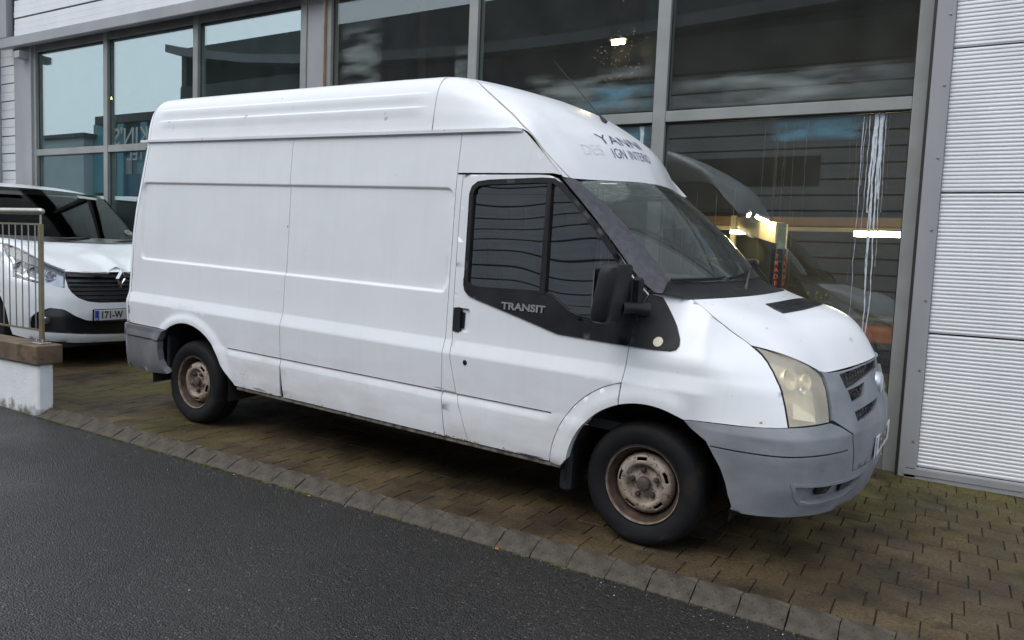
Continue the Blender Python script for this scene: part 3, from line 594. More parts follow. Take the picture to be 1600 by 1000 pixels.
# ------------------------------------------------------------------ showroom interior, seen through the glass
wallm = mk('dim_brown_wall', (.10, .085, .06), (.15, .125, .085), 1.2, .8); ceil_m = mk('dark_ceiling', (.05, .048, .045), None, 2, .8)
floor_m = mk('showroom_floor', (.10, .09, .075), (.14, .12, .1), 2, .4)
cream = mk('cream_paint', (.62, .53, .36), (.68, .58, .42), 3, .5)
room = [('room_floor', (-13, .6, YG + .2, 15.6, -.02, .0), floor_m), ('room_wall', (-13, .6, 15.6, 15.8, 0, 6.1), wallm), ('room_wall', (-13.2, -13, YG + .2, 15.8, 0, 6.1), wallm), ('room_wall', (.6, .8, YG + .2, 15.8, 0, 6.1), wallm), ('room_ceiling', (-13.2, .8, YG + .09, 15.8, 6.1, 6.3), ceil_m)]
for n_, a, mt in room: bbox(n_, *a, mt)
mez = tag(MB().box(-8, .55, 13.96, 14.12, 2.09, 2.34).build('mezzanine_beam', mk('brown_beam', (.30, .17, .08), (.36, .22, .11), 2, .5)), 'long brown beam crossing the dim showroom behind the right window', 'beam')
boxo('beam_flange', -8, .55, 13.88, 13.958, 2.09, 2.16, cream, mez)
pf = MB().box(0, 1, 0, 1, 0, 1)   # cream portal: beam running towards the glass with two posts
por = empty('cream_portal_frame', (-1.9, 10, 0), None, 'cream painted beam on posts, brightly lit inside the showroom', 'beam')
def ppart(mb, name, mat): mb.v = [(p[0] + 1.9, p[1] - 10, p[2]) for p in mb.v]; return mb.build(name, mat, por)
A, B = (-3.43, 14), (-1.93, 10.05)
dx, dy = B[0] - A[0], B[1] - A[1]; L_ = math.hypot(dx, dy); nx_, ny_ = -dy / L_ * .05, dx / L_ * .05
v = []
for (px, py, zt, zb) in ((A[0], A[1], 2.33, 2.09), (B[0], B[1], 2.02, 1.76)):
    for s_ in (-1, 1):
        v += [(px + s_ * nx_, py + s_ * ny_, zb), (px + s_ * nx_, py + s_ * ny_, zt)]
ppart(MB().add(v, [(0, 4, 5, 1), (2, 3, 7, 6), (1, 5, 7, 3), (0, 2, 6, 4), (0, 1, 3, 2), (4, 6, 7, 5)]), 'beam', cream)
ppart(MB().box(-3.53, -3.44, 13.9, 14.0, 1.8, 2.35), 'post', cream)
ppart(MB().box(-1.925, -1.825, 9.9, 10.0, 1.69, 2.0), 'post', cream)
sg = empty('trades_sign_post', (-1.88, 10, 0), None, 'dark square post sign reading TRADES in red letters down its face', 'sign')
MB().box(-.10, .075, -.09, .0, 0, 1.69).build('post', mk('sign_black', (.014, .012, .012), None, 5, .5), sg)
MB().box(.038, .046, -.094, -.0902, 0, 1.69).build('edge_strip', M['steel'], sg)
redm = emis('sign_red', (.9, .09, .03), .55)
for i, ch in enumerate('TRADES'):
    me = text_mesh(ch, .078, .001, 0, 'CENTER'); o = link('letter', me, redm, sg); o.rotation_euler = (R(90), 0, 0); o.location = (-.035, -.0925, 1.565 - i * .083)
    me2 = text_mesh(ch, .078, .001, 0, 'CENTER', .4); o = link('letter', me2, redm, sg); o.rotation_euler = (R(90), 0, 0); o.location = (.060, -.0925, 1.565 - i * .083)
warm = emis('warm_tube', (1, .74, .40), 75); warm2 = emis('warm_lamp', (1, .66, .28), 110)
def lamp_tube(p0, p1, r, mat, label):
    root = empty('fluorescent_lamp', p0, None, label, 'lamp', 'tube lamps inside the showroom')
    d = Vector(p1) - Vector(p0)
    MB().tube([(0, 0, 0), tuple(d)], r, 8).build('tube', mat, root)
    MB().tube([(0, 0, r * 1.6), tuple(d + Vector((0, 0, r * 1.6)))], r * .9, 4).build('housing', M['clad'], root)
lamp_tube((-2.56, 11.1, 2.20), (-2.51, 10.8, 2.15), .022, warm, 'short lit tube lamp, upper left of the two over the cream beam')
lamp_tube((-2.36, 10.65, 2.13), (-2.09, 10.05, 2.03), .022, warm, 'lit tube lamp nearest the TRADES sign, over the cream beam')
lamp_tube((-3.40, 13.4, 2.03), (-3.06, 13.4, 2.03), .024, warm, 'lit tube lamp below the cream beam beside its left post')
lamp_tube((-1.22, 11.5, 1.955), (-.50, 11.5, 1.955), .03, warm, 'long lit tube lamp at the right edge of the right window')
hb = empty('high_ceiling_lamp', (-4.25, 10, 4.47), None, 'single bright warm lamp high in the middle window', 'lamp')
MB().tube([(-.085, 0, 0), (.085, 0, 0)], .032, 10).build('bulb', warm2, hb); MB().box(-.12, .12, -.05, .05, .034, .07).build('housing', M['clad_dk'], hb)
MB().tube([(0, 0, .17), (0, 0, 1.63)], .008, 6).build('cable', M['clad_dk'], hb)
# water beads on the glass, that lamp's amber glint put into their colour
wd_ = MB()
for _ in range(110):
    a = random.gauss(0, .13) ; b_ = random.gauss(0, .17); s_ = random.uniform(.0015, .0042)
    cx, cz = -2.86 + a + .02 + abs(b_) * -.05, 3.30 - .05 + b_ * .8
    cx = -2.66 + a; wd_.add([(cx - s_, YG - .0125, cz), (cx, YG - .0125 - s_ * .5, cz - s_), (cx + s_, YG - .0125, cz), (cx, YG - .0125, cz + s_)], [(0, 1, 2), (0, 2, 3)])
glit = mk('amber_glint', (.75, .5, .16), (.85, .65, .3), 60, .2)
o = bpart(wd_, 'glint_beads', glit); o['kind'] = 'stuff'
ct = empty('orange_counter', (-1.1, 12, 0), None, 'low orange red counter on the showroom floor behind the right window', 'counter')
MB().box(-.9, 1.3, 0, .7, .42, .74).build('front_panel', mk('orange_red_laminate', (.45, .11, .04), (.5, .15, .06), 3, .4), ct, .02)
MB().box(-.85, 1.25, .05, .65, 0, .42).build('plinth', M['dark'], ct); MB().box(-.95, 1.35, -.03, .73, .742, .78).build('top', floor_m, ct, .006)
bk = empty('dark_display_rack', (-1.8, 10.6, 0), None, 'dark display rack with gold glinting goods behind the bonnet end', 'rack')
MB().box(-.35, .45, 0, .4, 0, 1.02).build('shelf_unit', M['dark'], bk, .01)
for i in range(14):
    MB().lathe([(0, .05), (.018, .04), (.026, 0), (.018, -.03), (0, -.035)], 8, 'z', (random.uniform(-.3, .42), random.uniform(-.02, .02), 1.06 + random.uniform(-.01, .07))).build('bauble', mk('gold_foil', (.7, .42, .08), None, 5, .2, metal=1) if i == 0 else bpy.data.materials['gold_foil'], bk)
for k, (px_, z0_, z1_) in enumerate([(-7.6, 0, 6.1), (-3.72, 0, 6.1)]):
    tag(MB().box(px_, px_ + .2, 9.6, 9.8, 0, 6.1).build('steel_column', mk('green_grey_column', (.06, .065, .06), (.08, .085, .08), 3, .6)), ['grey steel column inside the showroom behind the left part of the van roof', 'dark steel column inside the showroom beside the high bright lamp'][k], 'column')

# ------------------------------------------------------------------ buildings across the road, seen as reflections
op = empty('opposite_warehouse', (-15, -15.4, 0), None, 'dark grey clad warehouse across the road with curved eave, mirrored in the windows', 'building')
OO = Vector((-15, -15.4, 0))
oc = mk('opposite_cladding', (.34, .345, .355), (.42, .425, .43), 1.5, .5, stretch=(.3, 1, 6)); od = mk('opposite_dark_cladding', (.022, .022, .024), (.034, .034, .036), 2, .6)
OY = -15.4
def opart(mb, n, mt, **k): mb.v = [(p[0] - OO[0], p[1] - OO[1], p[2]) for p in mb.v]; return mb.build(n, mt, op, **k)
z = -.3; i = 0
while z < 8.3:
    z2 = min(8.35, z + .53)
    opart(MB().box(-37.8, 16, OY - .1, OY, z + .06, z2), 'cladding_board', oc); i += 1; z = z2
opart(MB().box(-37.8, 16, OY - .3, OY - .12, -.3, 12.2), 'wall', od)
opart(MB().box(-37.8, 16, OY - .11, OY + .25, 8.36, 10.0), 'upper_band', od)
opart(MB().box(-9.6, -4.2, OY + .01, OY + .05, 4.3, 5.3), 'louvre', od)
eave = [(-38.2, 12.75), (-37, 12.45), (-32, 11.65), (-28.5, 11.28), (-24, 10.95), (-18.6, 10.72), (-14, 10.7), (-10.3, 10.78), (-4, 11.1), (2, 11.6), (10, 12.6), (17, 13.8)]
v = []; f = []
eave = [(x, z - .55) for x, z in eave]
for x, z in eave: v += [(x, OY + .9, z - .42), (x, OY + .9, z), (x, OY - 10, z + 1.2), (x, OY - .1, z - .42)]
for i in range(len(eave) - 1):
    a = 4 * i; b_ = a + 4; f += [(a, b_, b_ + 1, a + 1), (a + 1, b_ + 1, b_ + 2, a + 2), (a + 3, b_ + 3, b_, a)]
f += [(0, 1, 2, 3), tuple(4 * (len(eave) - 1) + k for k in (3, 2, 1, 0))]
opart(MB().add(v, f), 'roof', mk('opposite_fascia', (.12, .125, .13), (.15, .155, .16), 2, .5))
v = []
for x, z in eave: v += [(x, OY - .12, 9), (x, OY - .12, z - .3)]
opart(MB().add(v, [(2 * i, 2 * i + 1, 2 * i + 3, 2 * i + 2) for i in range(len(eave) - 1)]), 'gable_wall', od)
# hotel, far left behind the camera: placed along the mirrored sight line
ho = empty('blue_hotel', (-92, -47.4, 0), None, 'blue fronted hotel with pale lettering far across the road, mirrored in the left windows', 'building')
hb1 = mk('hotel_blue', (.03, .10, .17), (.04, .13, .2), 1, .5); hb2 = mk('hotel_teal', (.10, .30, .36), None, 1, .5); hdk = mk('hotel_dark', (.03, .03, .035), None, 1, .6); hwl = mk('hotel_pale_wall', (.45, .52, .54), (.5, .56, .58), .5, .7)
MB().box(-5.2, 14, -12, 0, -2, 12.3).build('wall', hb1, ho)
MB().box(-6.2, 15, -12.5, .6, 16.2, 17.2).build('roof', hdk, ho); MB().box(-5.2, 14, -12, -.1, 12.31, 16.19).build('upper_wall', hb1, ho); MB().box(-3.5, 14, -.09, .0, 15.0, 16.19).build('dark_band', hdk, ho)
MB().box(-7.8, -5.3, -6, -.2, 7.5, 16.4).build('stair_tower', hb2, ho)
for k, x in enumerate((-1.8, 3.0, 8.6)): MB().box(x, x + 1.3, .01, .35, -2, 16.1).build('pilaster', hb2, ho)
for k in range(4): f_ = MB().box(-4.6 + k * 3.3, -2.4 + k * 3.3, .01, .12, 9.8, 11.9).build('window', mk('hotel_window', (.2, .22, .22), None, 1, .3) if k == 0 else bpy.data.materials['hotel_window'], ho)
lt = mk('hotel_letter', (.60, .62, .58), None, 1, .5)
me = text_mesh("LARKIN'S", 3.1, .06, 0, 'CENTER'); o = link('lettering', me, lt, ho); o.matrix_local = Matrix.Translation((4.4, .75, 13.3)) @ Matrix.Rotation(R(180), 4, 'Z') @ Matrix.Rotation(R(90), 4, 'X')
me = text_mesh('HOTEL', 2.2, .06, 0, 'CENTER'); o = link('lettering', me, lt, ho); o.matrix_local = Matrix.Translation((4.4, .75, 11.4)) @ Matrix.Rotation(R(180), 4, 'Z') @ Matrix.Rotation(R(90), 4, 'X')
ph = empty('pale_house', (-106, -47.4, 0), None, 'long pale rendered house beside the blue hotel, mirrored in the leftmost window', 'building')
MB().box(-30, 6, -10, 1, -3, 14.6).build('wall', hwl, ph); MB().box(-31, 7, -10.5, 1.6, 14.61, 15.1).build('roof', hdk, ph)
for k in range(5): w_ = MB().box(-1.5 - k * 6, 1.3 - k * 6, 1.01, 1.1, 4.6, 7.0).build('window', bpy.data.materials['hotel_window'], ph)
for k in range(5): MB().box(-2 - k * 6, 1.8 - k * 6, 1.0, 1.4, 4.2, 4.5).build('window_ledge', hwl, ph)

# ------------------------------------------------------------------ white wall, coping, railing
wa = empty('white_wall', (-6.24, 3.30, 0), None, 'white painted low wall with green stained foot at the left edge', 'wall')
zb = gz(-6.24) - .12
MB().box(-6, 0, 0, .122, zb, .445).build('wall_body', M['render_wall'], wa, .012)
MB().box(-6.05, .035, -.03, .178, .446, .60).build('coping_slab', M['cope'], wa, .008)
ra = empty('steel_railing', (-6.33, 3.38, .60), None, 'stainless steel railing with round top rail and thin bars on the white wall', 'railing')
MB().box(-.065, .065, -.045, .045, 0, .012).build('base_plate', M['steel'], ra, .003)
for sx in (-.045, .045): MB().lathe([(0, .028), (.010, .026), (.012, .010), (.012, 0)], 8, 'z', (sx, -.02, .0125)).build('bolt', M['steel'], ra)
MB().box(-.024, .024, -.012, .012, .0125, .965).build('post', M['steel_b'], ra, .003)
MB().tube([(0, 0, .965), (0, 0, 1.04)], .008, 8).build('rail_pin', M['steel'], ra)
MB().tube([(-5, 0, 1.065), (-.0, 0, 1.065), (.025, 0, 1.063), (.034, 0, 1.06)], [.026, .026, .022, .012], 14).build('top_rail', M['steel'], ra, smooth=True)
MB().box(-5, -.0245, -.006, .006, .10, .115).build('lower_rail', M['steel_b'], ra); MB().box(-5, -.0245, -.006, .006, .955, .97).build('upper_rail', M['steel_b'], ra)
me = None
for i in range(34):
    if me is None: o = MB().tube([(0, 0, .1155), (0, 0, .9545)], .0055, 6).build('baluster', M['steel'], ra); me = o.data
    else: o = link('baluster', me, None, ra)
    o.location = (-.085 - i * .098, 0, 0)
for k in range(3): MB().box(-1.7 * (k + 1) - .024, -1.7 * (k + 1) + .024, -.0125, .0125, .0, .98).build('post', M['steel_b'], ra)
# ------------------------------------------------------------------ the big van: body surfaces (metres; x forward from the front axle, y left, z up)
PSI, RAKE = -0.047836968, 0.010651062
def rk(p):
    p = np.asarray(p, float); x, y, z = p[..., 0], p[..., 1], p[..., 2] - .322 + .028 * (p[..., 1] + .95); c, s = math.cos(RAKE), math.sin(RAKE)
    return np.stack([x * c + z * s, y, .322 - x * s + z * c], -1)
def ss(a, b, t): t = np.clip((t - a) / (b - a), 0, 1); return t * t * (3 - 2 * t)
PZ = np.array([.20, .27, .33, .345, .40, .57, .585, .60, .622, .85, .93, 1.0, 1.2, 1.8, 2.14, 2.3])
PYv = np.array([.90, .925, .945, .957, .966, .976, .976, .975, .972, .987, .962, .958, .954, .939, .918, .91])
FC, FR, FO = (.02, .32), .438, .545
RC, RR_, RO = (-3.76, .28), .467, .555
def rrect(x, z, x0, x1, z0, z1, r):
    cx, cz = (x0 + x1) / 2, (z0 + z1) / 2; qx = np.abs(x - cx) - (x1 - x0) / 2 + r; qz = np.abs(z - cz) - (z1 - z0) / 2 + r
    return np.sqrt(np.maximum(qx, 0) ** 2 + np.maximum(qz, 0) ** 2) + np.minimum(np.maximum(qx, qz), 0) - r
# front: plan outline (x, |y|) for eight columns from the wing to the centre line, one row per height
FZ = np.array([.20, .28, .45, .60, .69, .742, .90, 1.0, 1.1, 1.2, 1.3])
FT = np.array([
 [(.25,.93),(.44,.925),(.60,.87),(.71,.76),(.80,.59),(.86,.38),(.885,.19),(.89,0)],
 [(.25,.955),(.45,.955),(.62,.91),(.74,.80),(.83,.62),(.89,.40),(.92,.2),(.93,0)],
 [(.25,.972),(.48,.972),(.67,.925),(.80,.80),(.885,.62),(.94,.40),(.965,.2),(.975,0)],
 [(.25,.975),(.48,.982),(.68,.935),(.81,.80),(.895,.62),(.95,.4),(.98,.2),(.985,0)],
 [(.25,.979),(.48,.982),(.675,.93),(.80,.80),(.89,.62),(.945,.4),(.975,.2),(.985,0)],
 [(.25,.981),(.48,.965),(.66,.90),(.785,.78),(.875,.60),(.935,.4),(.965,.2),(.975,0)],
 [(.25,.969),(.465,.94),(.63,.86),(.74,.745),(.822,.575),(.888,.38),(.918,.2),(.926,0)],
 [(.25,.955),(.455,.895),(.59,.805),(.69,.69),(.772,.53),(.85,.34),(.89,.18),(.905,0)],
 [(.25,.895),(.44,.80),(.55,.71),(.63,.60),(.70,.46),(.77,.30),(.81,.15),(.82,0)],
 [(.25,.835),(.36,.77),(.45,.68),(.53,.57),(.60,.44),(.66,.29),(.69,.15),(.70,0)],
 [(.25,.775),(.29,.70),(.34,.60),(.39,.50),(.43,.40),(.46,.27),(.48,.13),(.49,0)]])
def crv(P, t):
    n = len(P); i = np.clip(np.floor(t).astype(int), 0, n - 2); f = (t - i)[..., None]
    p0 = P[np.clip(i - 1, 0, n - 1)]; p1 = P[i]; p2 = P[i + 1]; p3 = P[np.clip(i + 2, 0, n - 1)]
    p0 = np.where((i == 0)[..., None], 2 * p1 - p2, p0); p3 = np.where((i == n - 2)[..., None], 2 * p2 - p1, p3)
    return .5 * (2 * p1 + (p2 - p0) * f + (2 * p0 - 5 * p1 + 4 * p2 - p3) * f * f + (3 * p1 - p0 - 3 * p2 + p3) * f ** 3)
FTf = []
for k in range(len(FZ)):
    FTf.append(crv(np.array(FT[k], float), np.linspace(0, 7, 57)))
FTf = np.array(FTf)  # rows, 57, 2
def S(s, z):
    """right hand body side (y < 0) and nose; s = x behind .25, then .25 + fraction round the nose"""
    s = np.asarray(s, float); z = np.asarray(z, float); s, z = np.broadcast_arrays(s, z)
    x = np.minimum(s, .25)
    y = np.interp(z, PZ, PYv)
    ledge = .012 * ss(.56, .615, z) * (z < .6175) * ss(-3.31, -3.24, x) * (1 - ss(-.60, -.50, x)); y = y - ledge
    bx = ss(-.16, .165, x); y = y - bx * .55 * np.maximum(z - .99, 0) ** 1.0 * ss(.97, 1.03, z)
    d = rrect(x, z, -4.44, -1.30, 1.2, 1.815, .05); y = y - .013 * (1 - ss(-.012, .002, d))
    for (c, r, ro) in ((FC, FR, FO), (RC, RR_, RO)):
        dd = np.hypot(x - c[0], z - c[1]); wv = 1 - ss(r + .02, ro, dd)
        wv = wv * (z < 1.0) * ((s < .25) | True)
        y = y + .018 * wv * (1 - ss(.15, .25, x))
    # bonnet-side front rounding
    X = x.copy(); Y = -y
    fr_ = s > .25
    if np.any(fr_):
        u = np.clip((s[fr_] - .25), 0, 1) * 56; zz = z[fr_]
        zi = np.interp(zz, FZ, np.arange(len(FZ)))
        i0 = np.clip(np.floor(u).astype(int), 0, 55); fu = (u - i0)[:, None]
        cols = FTf[:, i0] * (1 - fu) + FTf[:, i0 + 1] * fu     # rows x n x 2
        n = len(FZ); i = np.clip(np.floor(zi).astype(int), 0, n - 2); f = (zi - i)[:, None]; ar = np.arange(len(zz))
        p = cols[i, ar] * (1 - f) + cols[i + 1, ar] * f
        # ease between the side function and the table right after x = .25
        k = 1 - ss(.25, .33, s[fr_])
        ybase = np.interp(.25, [0, 1], [0, 1]) * 0 + y[fr_]
        tab0 = FTf[:, 0, 1]; y0 = np.interp(zz, FZ, tab0)
        X[fr_] = p[:, 0]; Y[fr_] = -(p[:, 1] + (ybase - y0) * k)
    return np.stack([X, Y, z + 0 * X], -1)
def inv(px, P=None):
    pass
# high roof and forehead: control net, columns front to back, rows from the gutter to the centre line
def sec(x0, top, w=1.0):
    return [(x0, -.905, 2.15), (x0, -.890, 2.28), (x0, -.862, 2.40), (x0, -.80, 2.478 + top), (x0, -.68, 2.518 + top), (x0, -.38, 2.55 + top), (x0, 0, 2.56 + top)]
NET = [
 [(-4.475,-.885,2.15),(-4.47,-.87,2.28),(-4.455,-.84,2.39),(-4.43,-.78,2.455),(-4.41,-.66,2.49),(-4.40,-.37,2.52),(-4.40,0,2.53)],
 [(-4.40,-.905,2.15),(-4.395,-.89,2.28),(-4.385,-.862,2.40),(-4.37,-.80,2.475),(-4.35,-.68,2.512),(-4.34,-.38,2.545),(-4.34,0,2.555)],
 sec(-4.2, .0), sec(-3.4, .004), sec(-2.6, .006), sec(-1.9, .006), sec(-1.56, .004),
 [(-1.30,-.905,2.15),(-1.31,-.888,2.27),(-1.33,-.857,2.38),(-1.34,-.79,2.452),(-1.34,-.66,2.488),(-1.32,-.37,2.515),(-1.30,0,2.525)],
 [(-1.08,-.903,2.15),(-1.09,-.88,2.235),(-1.10,-.84,2.32),(-1.10,-.765,2.37),(-1.08,-.63,2.40),(-1.03,-.35,2.42),(-1.00,0,2.425)],
 [(-.85,-.920,2.14),(-.855,-.885,2.18),(-.855,-.835,2.21),(-.835,-.755,2.225),(-.80,-.61,2.235),(-.73,-.33,2.24),(-.70,0,2.243)],
 [(-.705,-.929,2.01),(-.702,-.875,2.022),(-.69,-.80,2.045),(-.665,-.715,2.065),(-.63,-.57,2.08),(-.575,-.30,2.10),(-.555,0,2.105)],
 [(-.575,-.937,1.883),(-.578,-.86,1.882),(-.570,-.78,1.884),(-.545,-.66,1.888),(-.505,-.48,1.896),(-.455,-.25,1.906),(-.435,0,1.910)]]
NET = np.array(NET, float)
NET[:9, 3:, 2] -= np.array([.006, .014, .026, .032])
NET[9, 4:, 2] -= .012
def N(c, r):
    """c 0..11 rear to windscreen, r 0..6 gutter to centre; Catmull-Rom both ways"""
    c = np.asarray(c, float); r = np.asarray(r, float); c, r = np.broadcast_arrays(c, r); sh = c.shape; c = c.ravel(); r = r.ravel()
    A = np.array([crv(NET[i], r) for i in range(len(NET))])   # cols x n x 3
    n = len(NET); i = np.clip(np.floor(c).astype(int), 0, n - 2); f = (c - i)[:, None]; ar = np.arange(len(c))
    g = lambda k: A[np.clip(k, 0, n - 1), ar]
    p0, p1, p2, p3 = g(i - 1), g(i), g(i + 1), g(i + 2)
    # limited tangents keep the straight roof straight
    w = np.where(i == 1, .25, 1.0)[:, None]
    out = .5 * (2 * p1 + (p2 - p0) * f + (2 * p0 - 5 * p1 + 4 * p2 - p3) * f * f + (3 * p1 - p0 - 3 * p2 + p3) * f ** 3)
    lin = p1 * (1 - f) + p2 * f
    out = np.where((i < 6)[:, None], lin, out)
    # two pressed ribs along the roof side
    m = (c < 6) & (c > 1)
    x = out[:, 0]; win = ss(-4.33, -4.22, x) * (1 - ss(-1.68, -1.58, x)) * m
    for zc in (2.385, 2.30): out[:, 1] += -.007 * win * ss(zc + .004, zc - .004, out[:, 2]) * (1 - ss(0, .075, zc - out[:, 2])) * (r < 3)
    return out.reshape(sh + (3,))
# windscreen: v -1..1 across, t 0 top .. 1 bottom
def WS(t, v, off=0.0):
    t = np.asarray(t, float); v = np.asarray(v, float); t, v = np.broadcast_arrays(t, v); a = np.abs(v)
    top = np.stack([-.578 + .145 * (1 - a ** 2.2), v * .78, 1.872 + .034 * (1 - a ** 2.0)], -1)
    bot = np.stack([.005 + .165 * (1 - a ** 2.4), v * .80, 1.362 + .0 * a], -1)
    p = top * (1 - t)[..., None] + bot * t[..., None]
    b = 4 * t * (1 - t); p[..., 0] += .022 * b; p[..., 2] += .022 * b
    p[..., 0] += off * .66; p[..., 2] += off * .75
    return p
# bonnet: v -1..1 across, t 0 rear .. 1 nose
BF = np.array([(.905,0,.997),(.892,-.14,.993),(.858,-.28,.984),(.810,-.43,.974),(.755,-.56,.968),(.72,-.625,.995),(.66,-.70,1.035),(.57,-.76,1.070),(.45,-.80,1.094)], float)
SEAM = [(.143, 1.285), (.190, 1.260), (.236, 1.233), (.278, 1.207), (.32, 1.179), (.362, 1.136), (.405, 1.092)]
SIDE = S(np.interp(np.linspace(0, 1, 13), np.linspace(0, 1, 7), [a for a, b_ in SEAM]), np.interp(np.linspace(0, 1, 13), np.linspace(0, 1, 7), [b_ for a, b_ in SEAM]))
rear1 = np.array([.143, -.79, 1.285])
def BN(t, v, off=0.0):
    t = np.asarray(t, float); v = np.asarray(v, float); t, v = np.broadcast_arrays(t, v); a = np.abs(v); sg = np.where(v < 0, 1.0, -1.0)
    rear = np.stack([.350 - .207 * a ** 2.4, -.79 * a, 1.303 - .018 * a ** 2], -1)
    fr_ = crv(BF, a * (len(BF) - 1))
    p = rear * (1 - t)[..., None] + fr_ * t[..., None]
    b = np.sin(math.pi * np.clip(t, 0, 1) ** 1.35)
    p[..., 2] += .082 * b * (1 - a ** 1.6) + .012 * b + off * .85; p[..., 0] += .045 * b * (1 - a ** 2) + off * .5
    w6 = a ** 4; tt = t * (len(SIDE) - 1); sd_ = crv(SIDE, np.clip(tt, 0, len(SIDE) - 1)); ed_ = rear1 * (1 - t)[..., None] + np.array(BF[-1]) * t[..., None]; ed_ = ed_ + np.stack([0 * t, 0 * t, .012 * b], -1)
    p = p + (sd_ - ed_) * w6[..., None]
    p[..., 1] *= sg
    return p

# ------------------------------------------------------------------ patch builder: clips a surface to an outline, keeps creases, turns the rim in
def resample(loop, L, vrows=()):
    out = []
    n = len(loop)
    for i in range(n):
        a = np.array(loop[i], float); b = np.array(loop[(i + 1) % n], float); d = np.linalg.norm(b - a); ts = set(np.linspace(0, 1, max(1, int(math.ceil(d / L))), endpoint=False))
        for v in vrows:
            if (a[1] - v) * (b[1] - v) < 0:
                t = (v - a[1]) / (b[1] - a[1])
                if all(abs(t - q_) * d > .002 for q_ in ts) and (1 - t) * d > .002: ts.add(t)
        out += [a + (b - a) * t for t in sorted(ts)]
    return np.array(out)
def area2(P): x, y = P[:, 0], P[:, 1]; return float(np.sum(x * np.roll(y, -1) - np.roll(x, -1) * y))
def offset(P, g):
    """move a CCW loop inward by g"""
    d1 = P - np.roll(P, 1, 0); d2 = np.roll(P, -1, 0) - P
    d1 /= np.linalg.norm(d1, axis=1)[:, None] + 1e-12; d2 /= np.linalg.norm(d2, axis=1)[:, None] + 1e-12
    n1 = np.stack([-d1[:, 1], d1[:, 0]], 1); n2 = np.stack([-d2[:, 1], d2[:, 0]], 1); n = n1 + n2; l = np.linalg.norm(n, axis=1)[:, None] + 1e-9; n /= l
    c = np.clip(np.sum(n * n1, 1), .5, 1)[:, None]
    return P + n * g / c
def inside(P, Q):
    x, y = Q[:, 0], Q[:, 1]; r = np.zeros(len(Q), bool); n = len(P)
    for i in range(n):
        x1, y1 = P[i]; x2, y2 = P[(i + 1) % n]
        if y1 == y2: continue
        c = ((y1 > y) != (y2 > y)) & (x < (x2 - x1) * (y - y1) / (y2 - y1) + x1); r ^= c
    return r
def dist_loop(P, Q):
    d = np.full(len(Q), 9.0)
    for i in range(len(P)):
        a = P[i]; b = P[(i + 1) % len(P)]; ab = b - a; t = np.clip(((Q - a) @ ab) / (ab @ ab + 1e-15), 0, 1); d = np.minimum(d, np.linalg.norm(Q - a - t[:, None] * ab, axis=1))
    return d
def normals(fn, Q, e=1e-3):
    u, v = Q[:, 0], Q[:, 1]; du = fn(u + e, v) - fn(u - e, v); dv = fn(u, v + e) - fn(u, v - e); n = np.cross(du, dv); return n / (np.linalg.norm(n, axis=1)[:, None] + 1e-12)
ZROWS = [.345, .40, .45, .50, .56, .572, .585, .600, .612, .6165, .622, .632, .68, .74, .80, .838, .846, .854, .864, .90, .922, .93, .938, .96, .985, 1.03, 1.08, 1.13, 1.18, 1.186, 1.191, 1.197, 1.203, 1.210, 1.218, 1.26, 1.32, 1.4, 1.5, 1.6, 1.7, 1.78, 1.798, 1.805, 1.812, 1.818, 1.824, 1.832, 1.88, 1.95, 2.02, 2.08]
def patch(name, loop, fn, mat, parent, holes=(), U=None, V=None, off=0, lip=.013, gap=.0022, L=.03, extra=None, mirror=False, smooth=True, cut=None, mm=.007):
    Vr = ZROWS if V is None else V
    lp = resample(loop, L, Vr if fn is S else ())
    if area2(lp) < 0: lp = lp[::-1]
    lp = offset(lp, gap); hl = []
    for h in holes:
        hp = resample(h, L)
        if area2(hp) > 0: hp = hp[::-1]
        hl.append(offset(hp, gap if gap < .004 else .0022))
    lo, hi = lp.min(0), lp.max(0)
    U = np.arange(lo[0], hi[0], .05) if U is None else np.asarray(U, float)
    Vr = [v for v in Vr if lo[1] < v < hi[1]]
    G = np.array([(u, v) for u in U for v in Vr]) if len(U) and len(Vr) else np.zeros((0, 2))
    if extra is not None and len(extra): G = np.concatenate([G, np.asarray(extra)])
    if len(G):
        k = inside(lp, G) & (dist_loop(lp, G) > mm)
        for h in hl: k &= ~inside(h, G) & (dist_loop(h, G) > mm)
        G = G[k]
    pts = list(lp); edges = [(i, (i + 1) % len(lp)) for i in range(len(lp))]; loops = [list(range(len(lp)))]
    for h in hl:
        b = len(pts); pts += list(h); idx = list(range(b, b + len(h))); loops.append(idx); edges += [(idx[i], idx[(i + 1) % len(idx)]) for i in range(len(idx))]
    pts += list(G)
    r = geometry.delaunay_2d_cdt([Vector((float(p[0]), float(p[1]))) for p in pts], edges, [], 0, 1e-7, True)
    Q = np.array([tuple(p) for p in r[0]]); F = [f for f in r[2]]; orig = r[3]
    cen = np.array([Q[list(f)].mean(0) for f in F]); k = inside(lp, cen)
    for h in hl: k &= ~inside(h, cen)
    F = [list(f) for f, kk in zip(F, k) if kk]
    F = [f if area2(Q[f]) > 0 else f[::-1] for f in F]
    nm = normals(fn, Q); P = fn(Q[:, 0], Q[:, 1]) + nm * off
    mp = {}
    for i, o in enumerate(orig):
        for a in o: mp[a] = i
    v = list(P); f = list(F)
    if lip:
        for lpi in loops:
            ids = [mp[i] for i in lpi]; b = len(v); n = len(ids)
            v += [P[i] for i in ids]; v += [P[i] - nm[i] * lip for i in ids]
            for i in range(n): j = (i + 1) % n; f.append([b + j, b + i, b + n + i, b + n + j])
    v = np.array(v)
    if cut is not None: v = cut(v)
    if mirror: v = v * np.array([1, -1, 1]); f = [g[::-1] for g in f]
    o = mesh(name, rk(v), f, mat, parent, smooth=False)
    if smooth:
        nf = len(F); o.data.polygons.foreach_set('use_smooth', [True] * nf + [False] * (len(f) - nf))
    return o
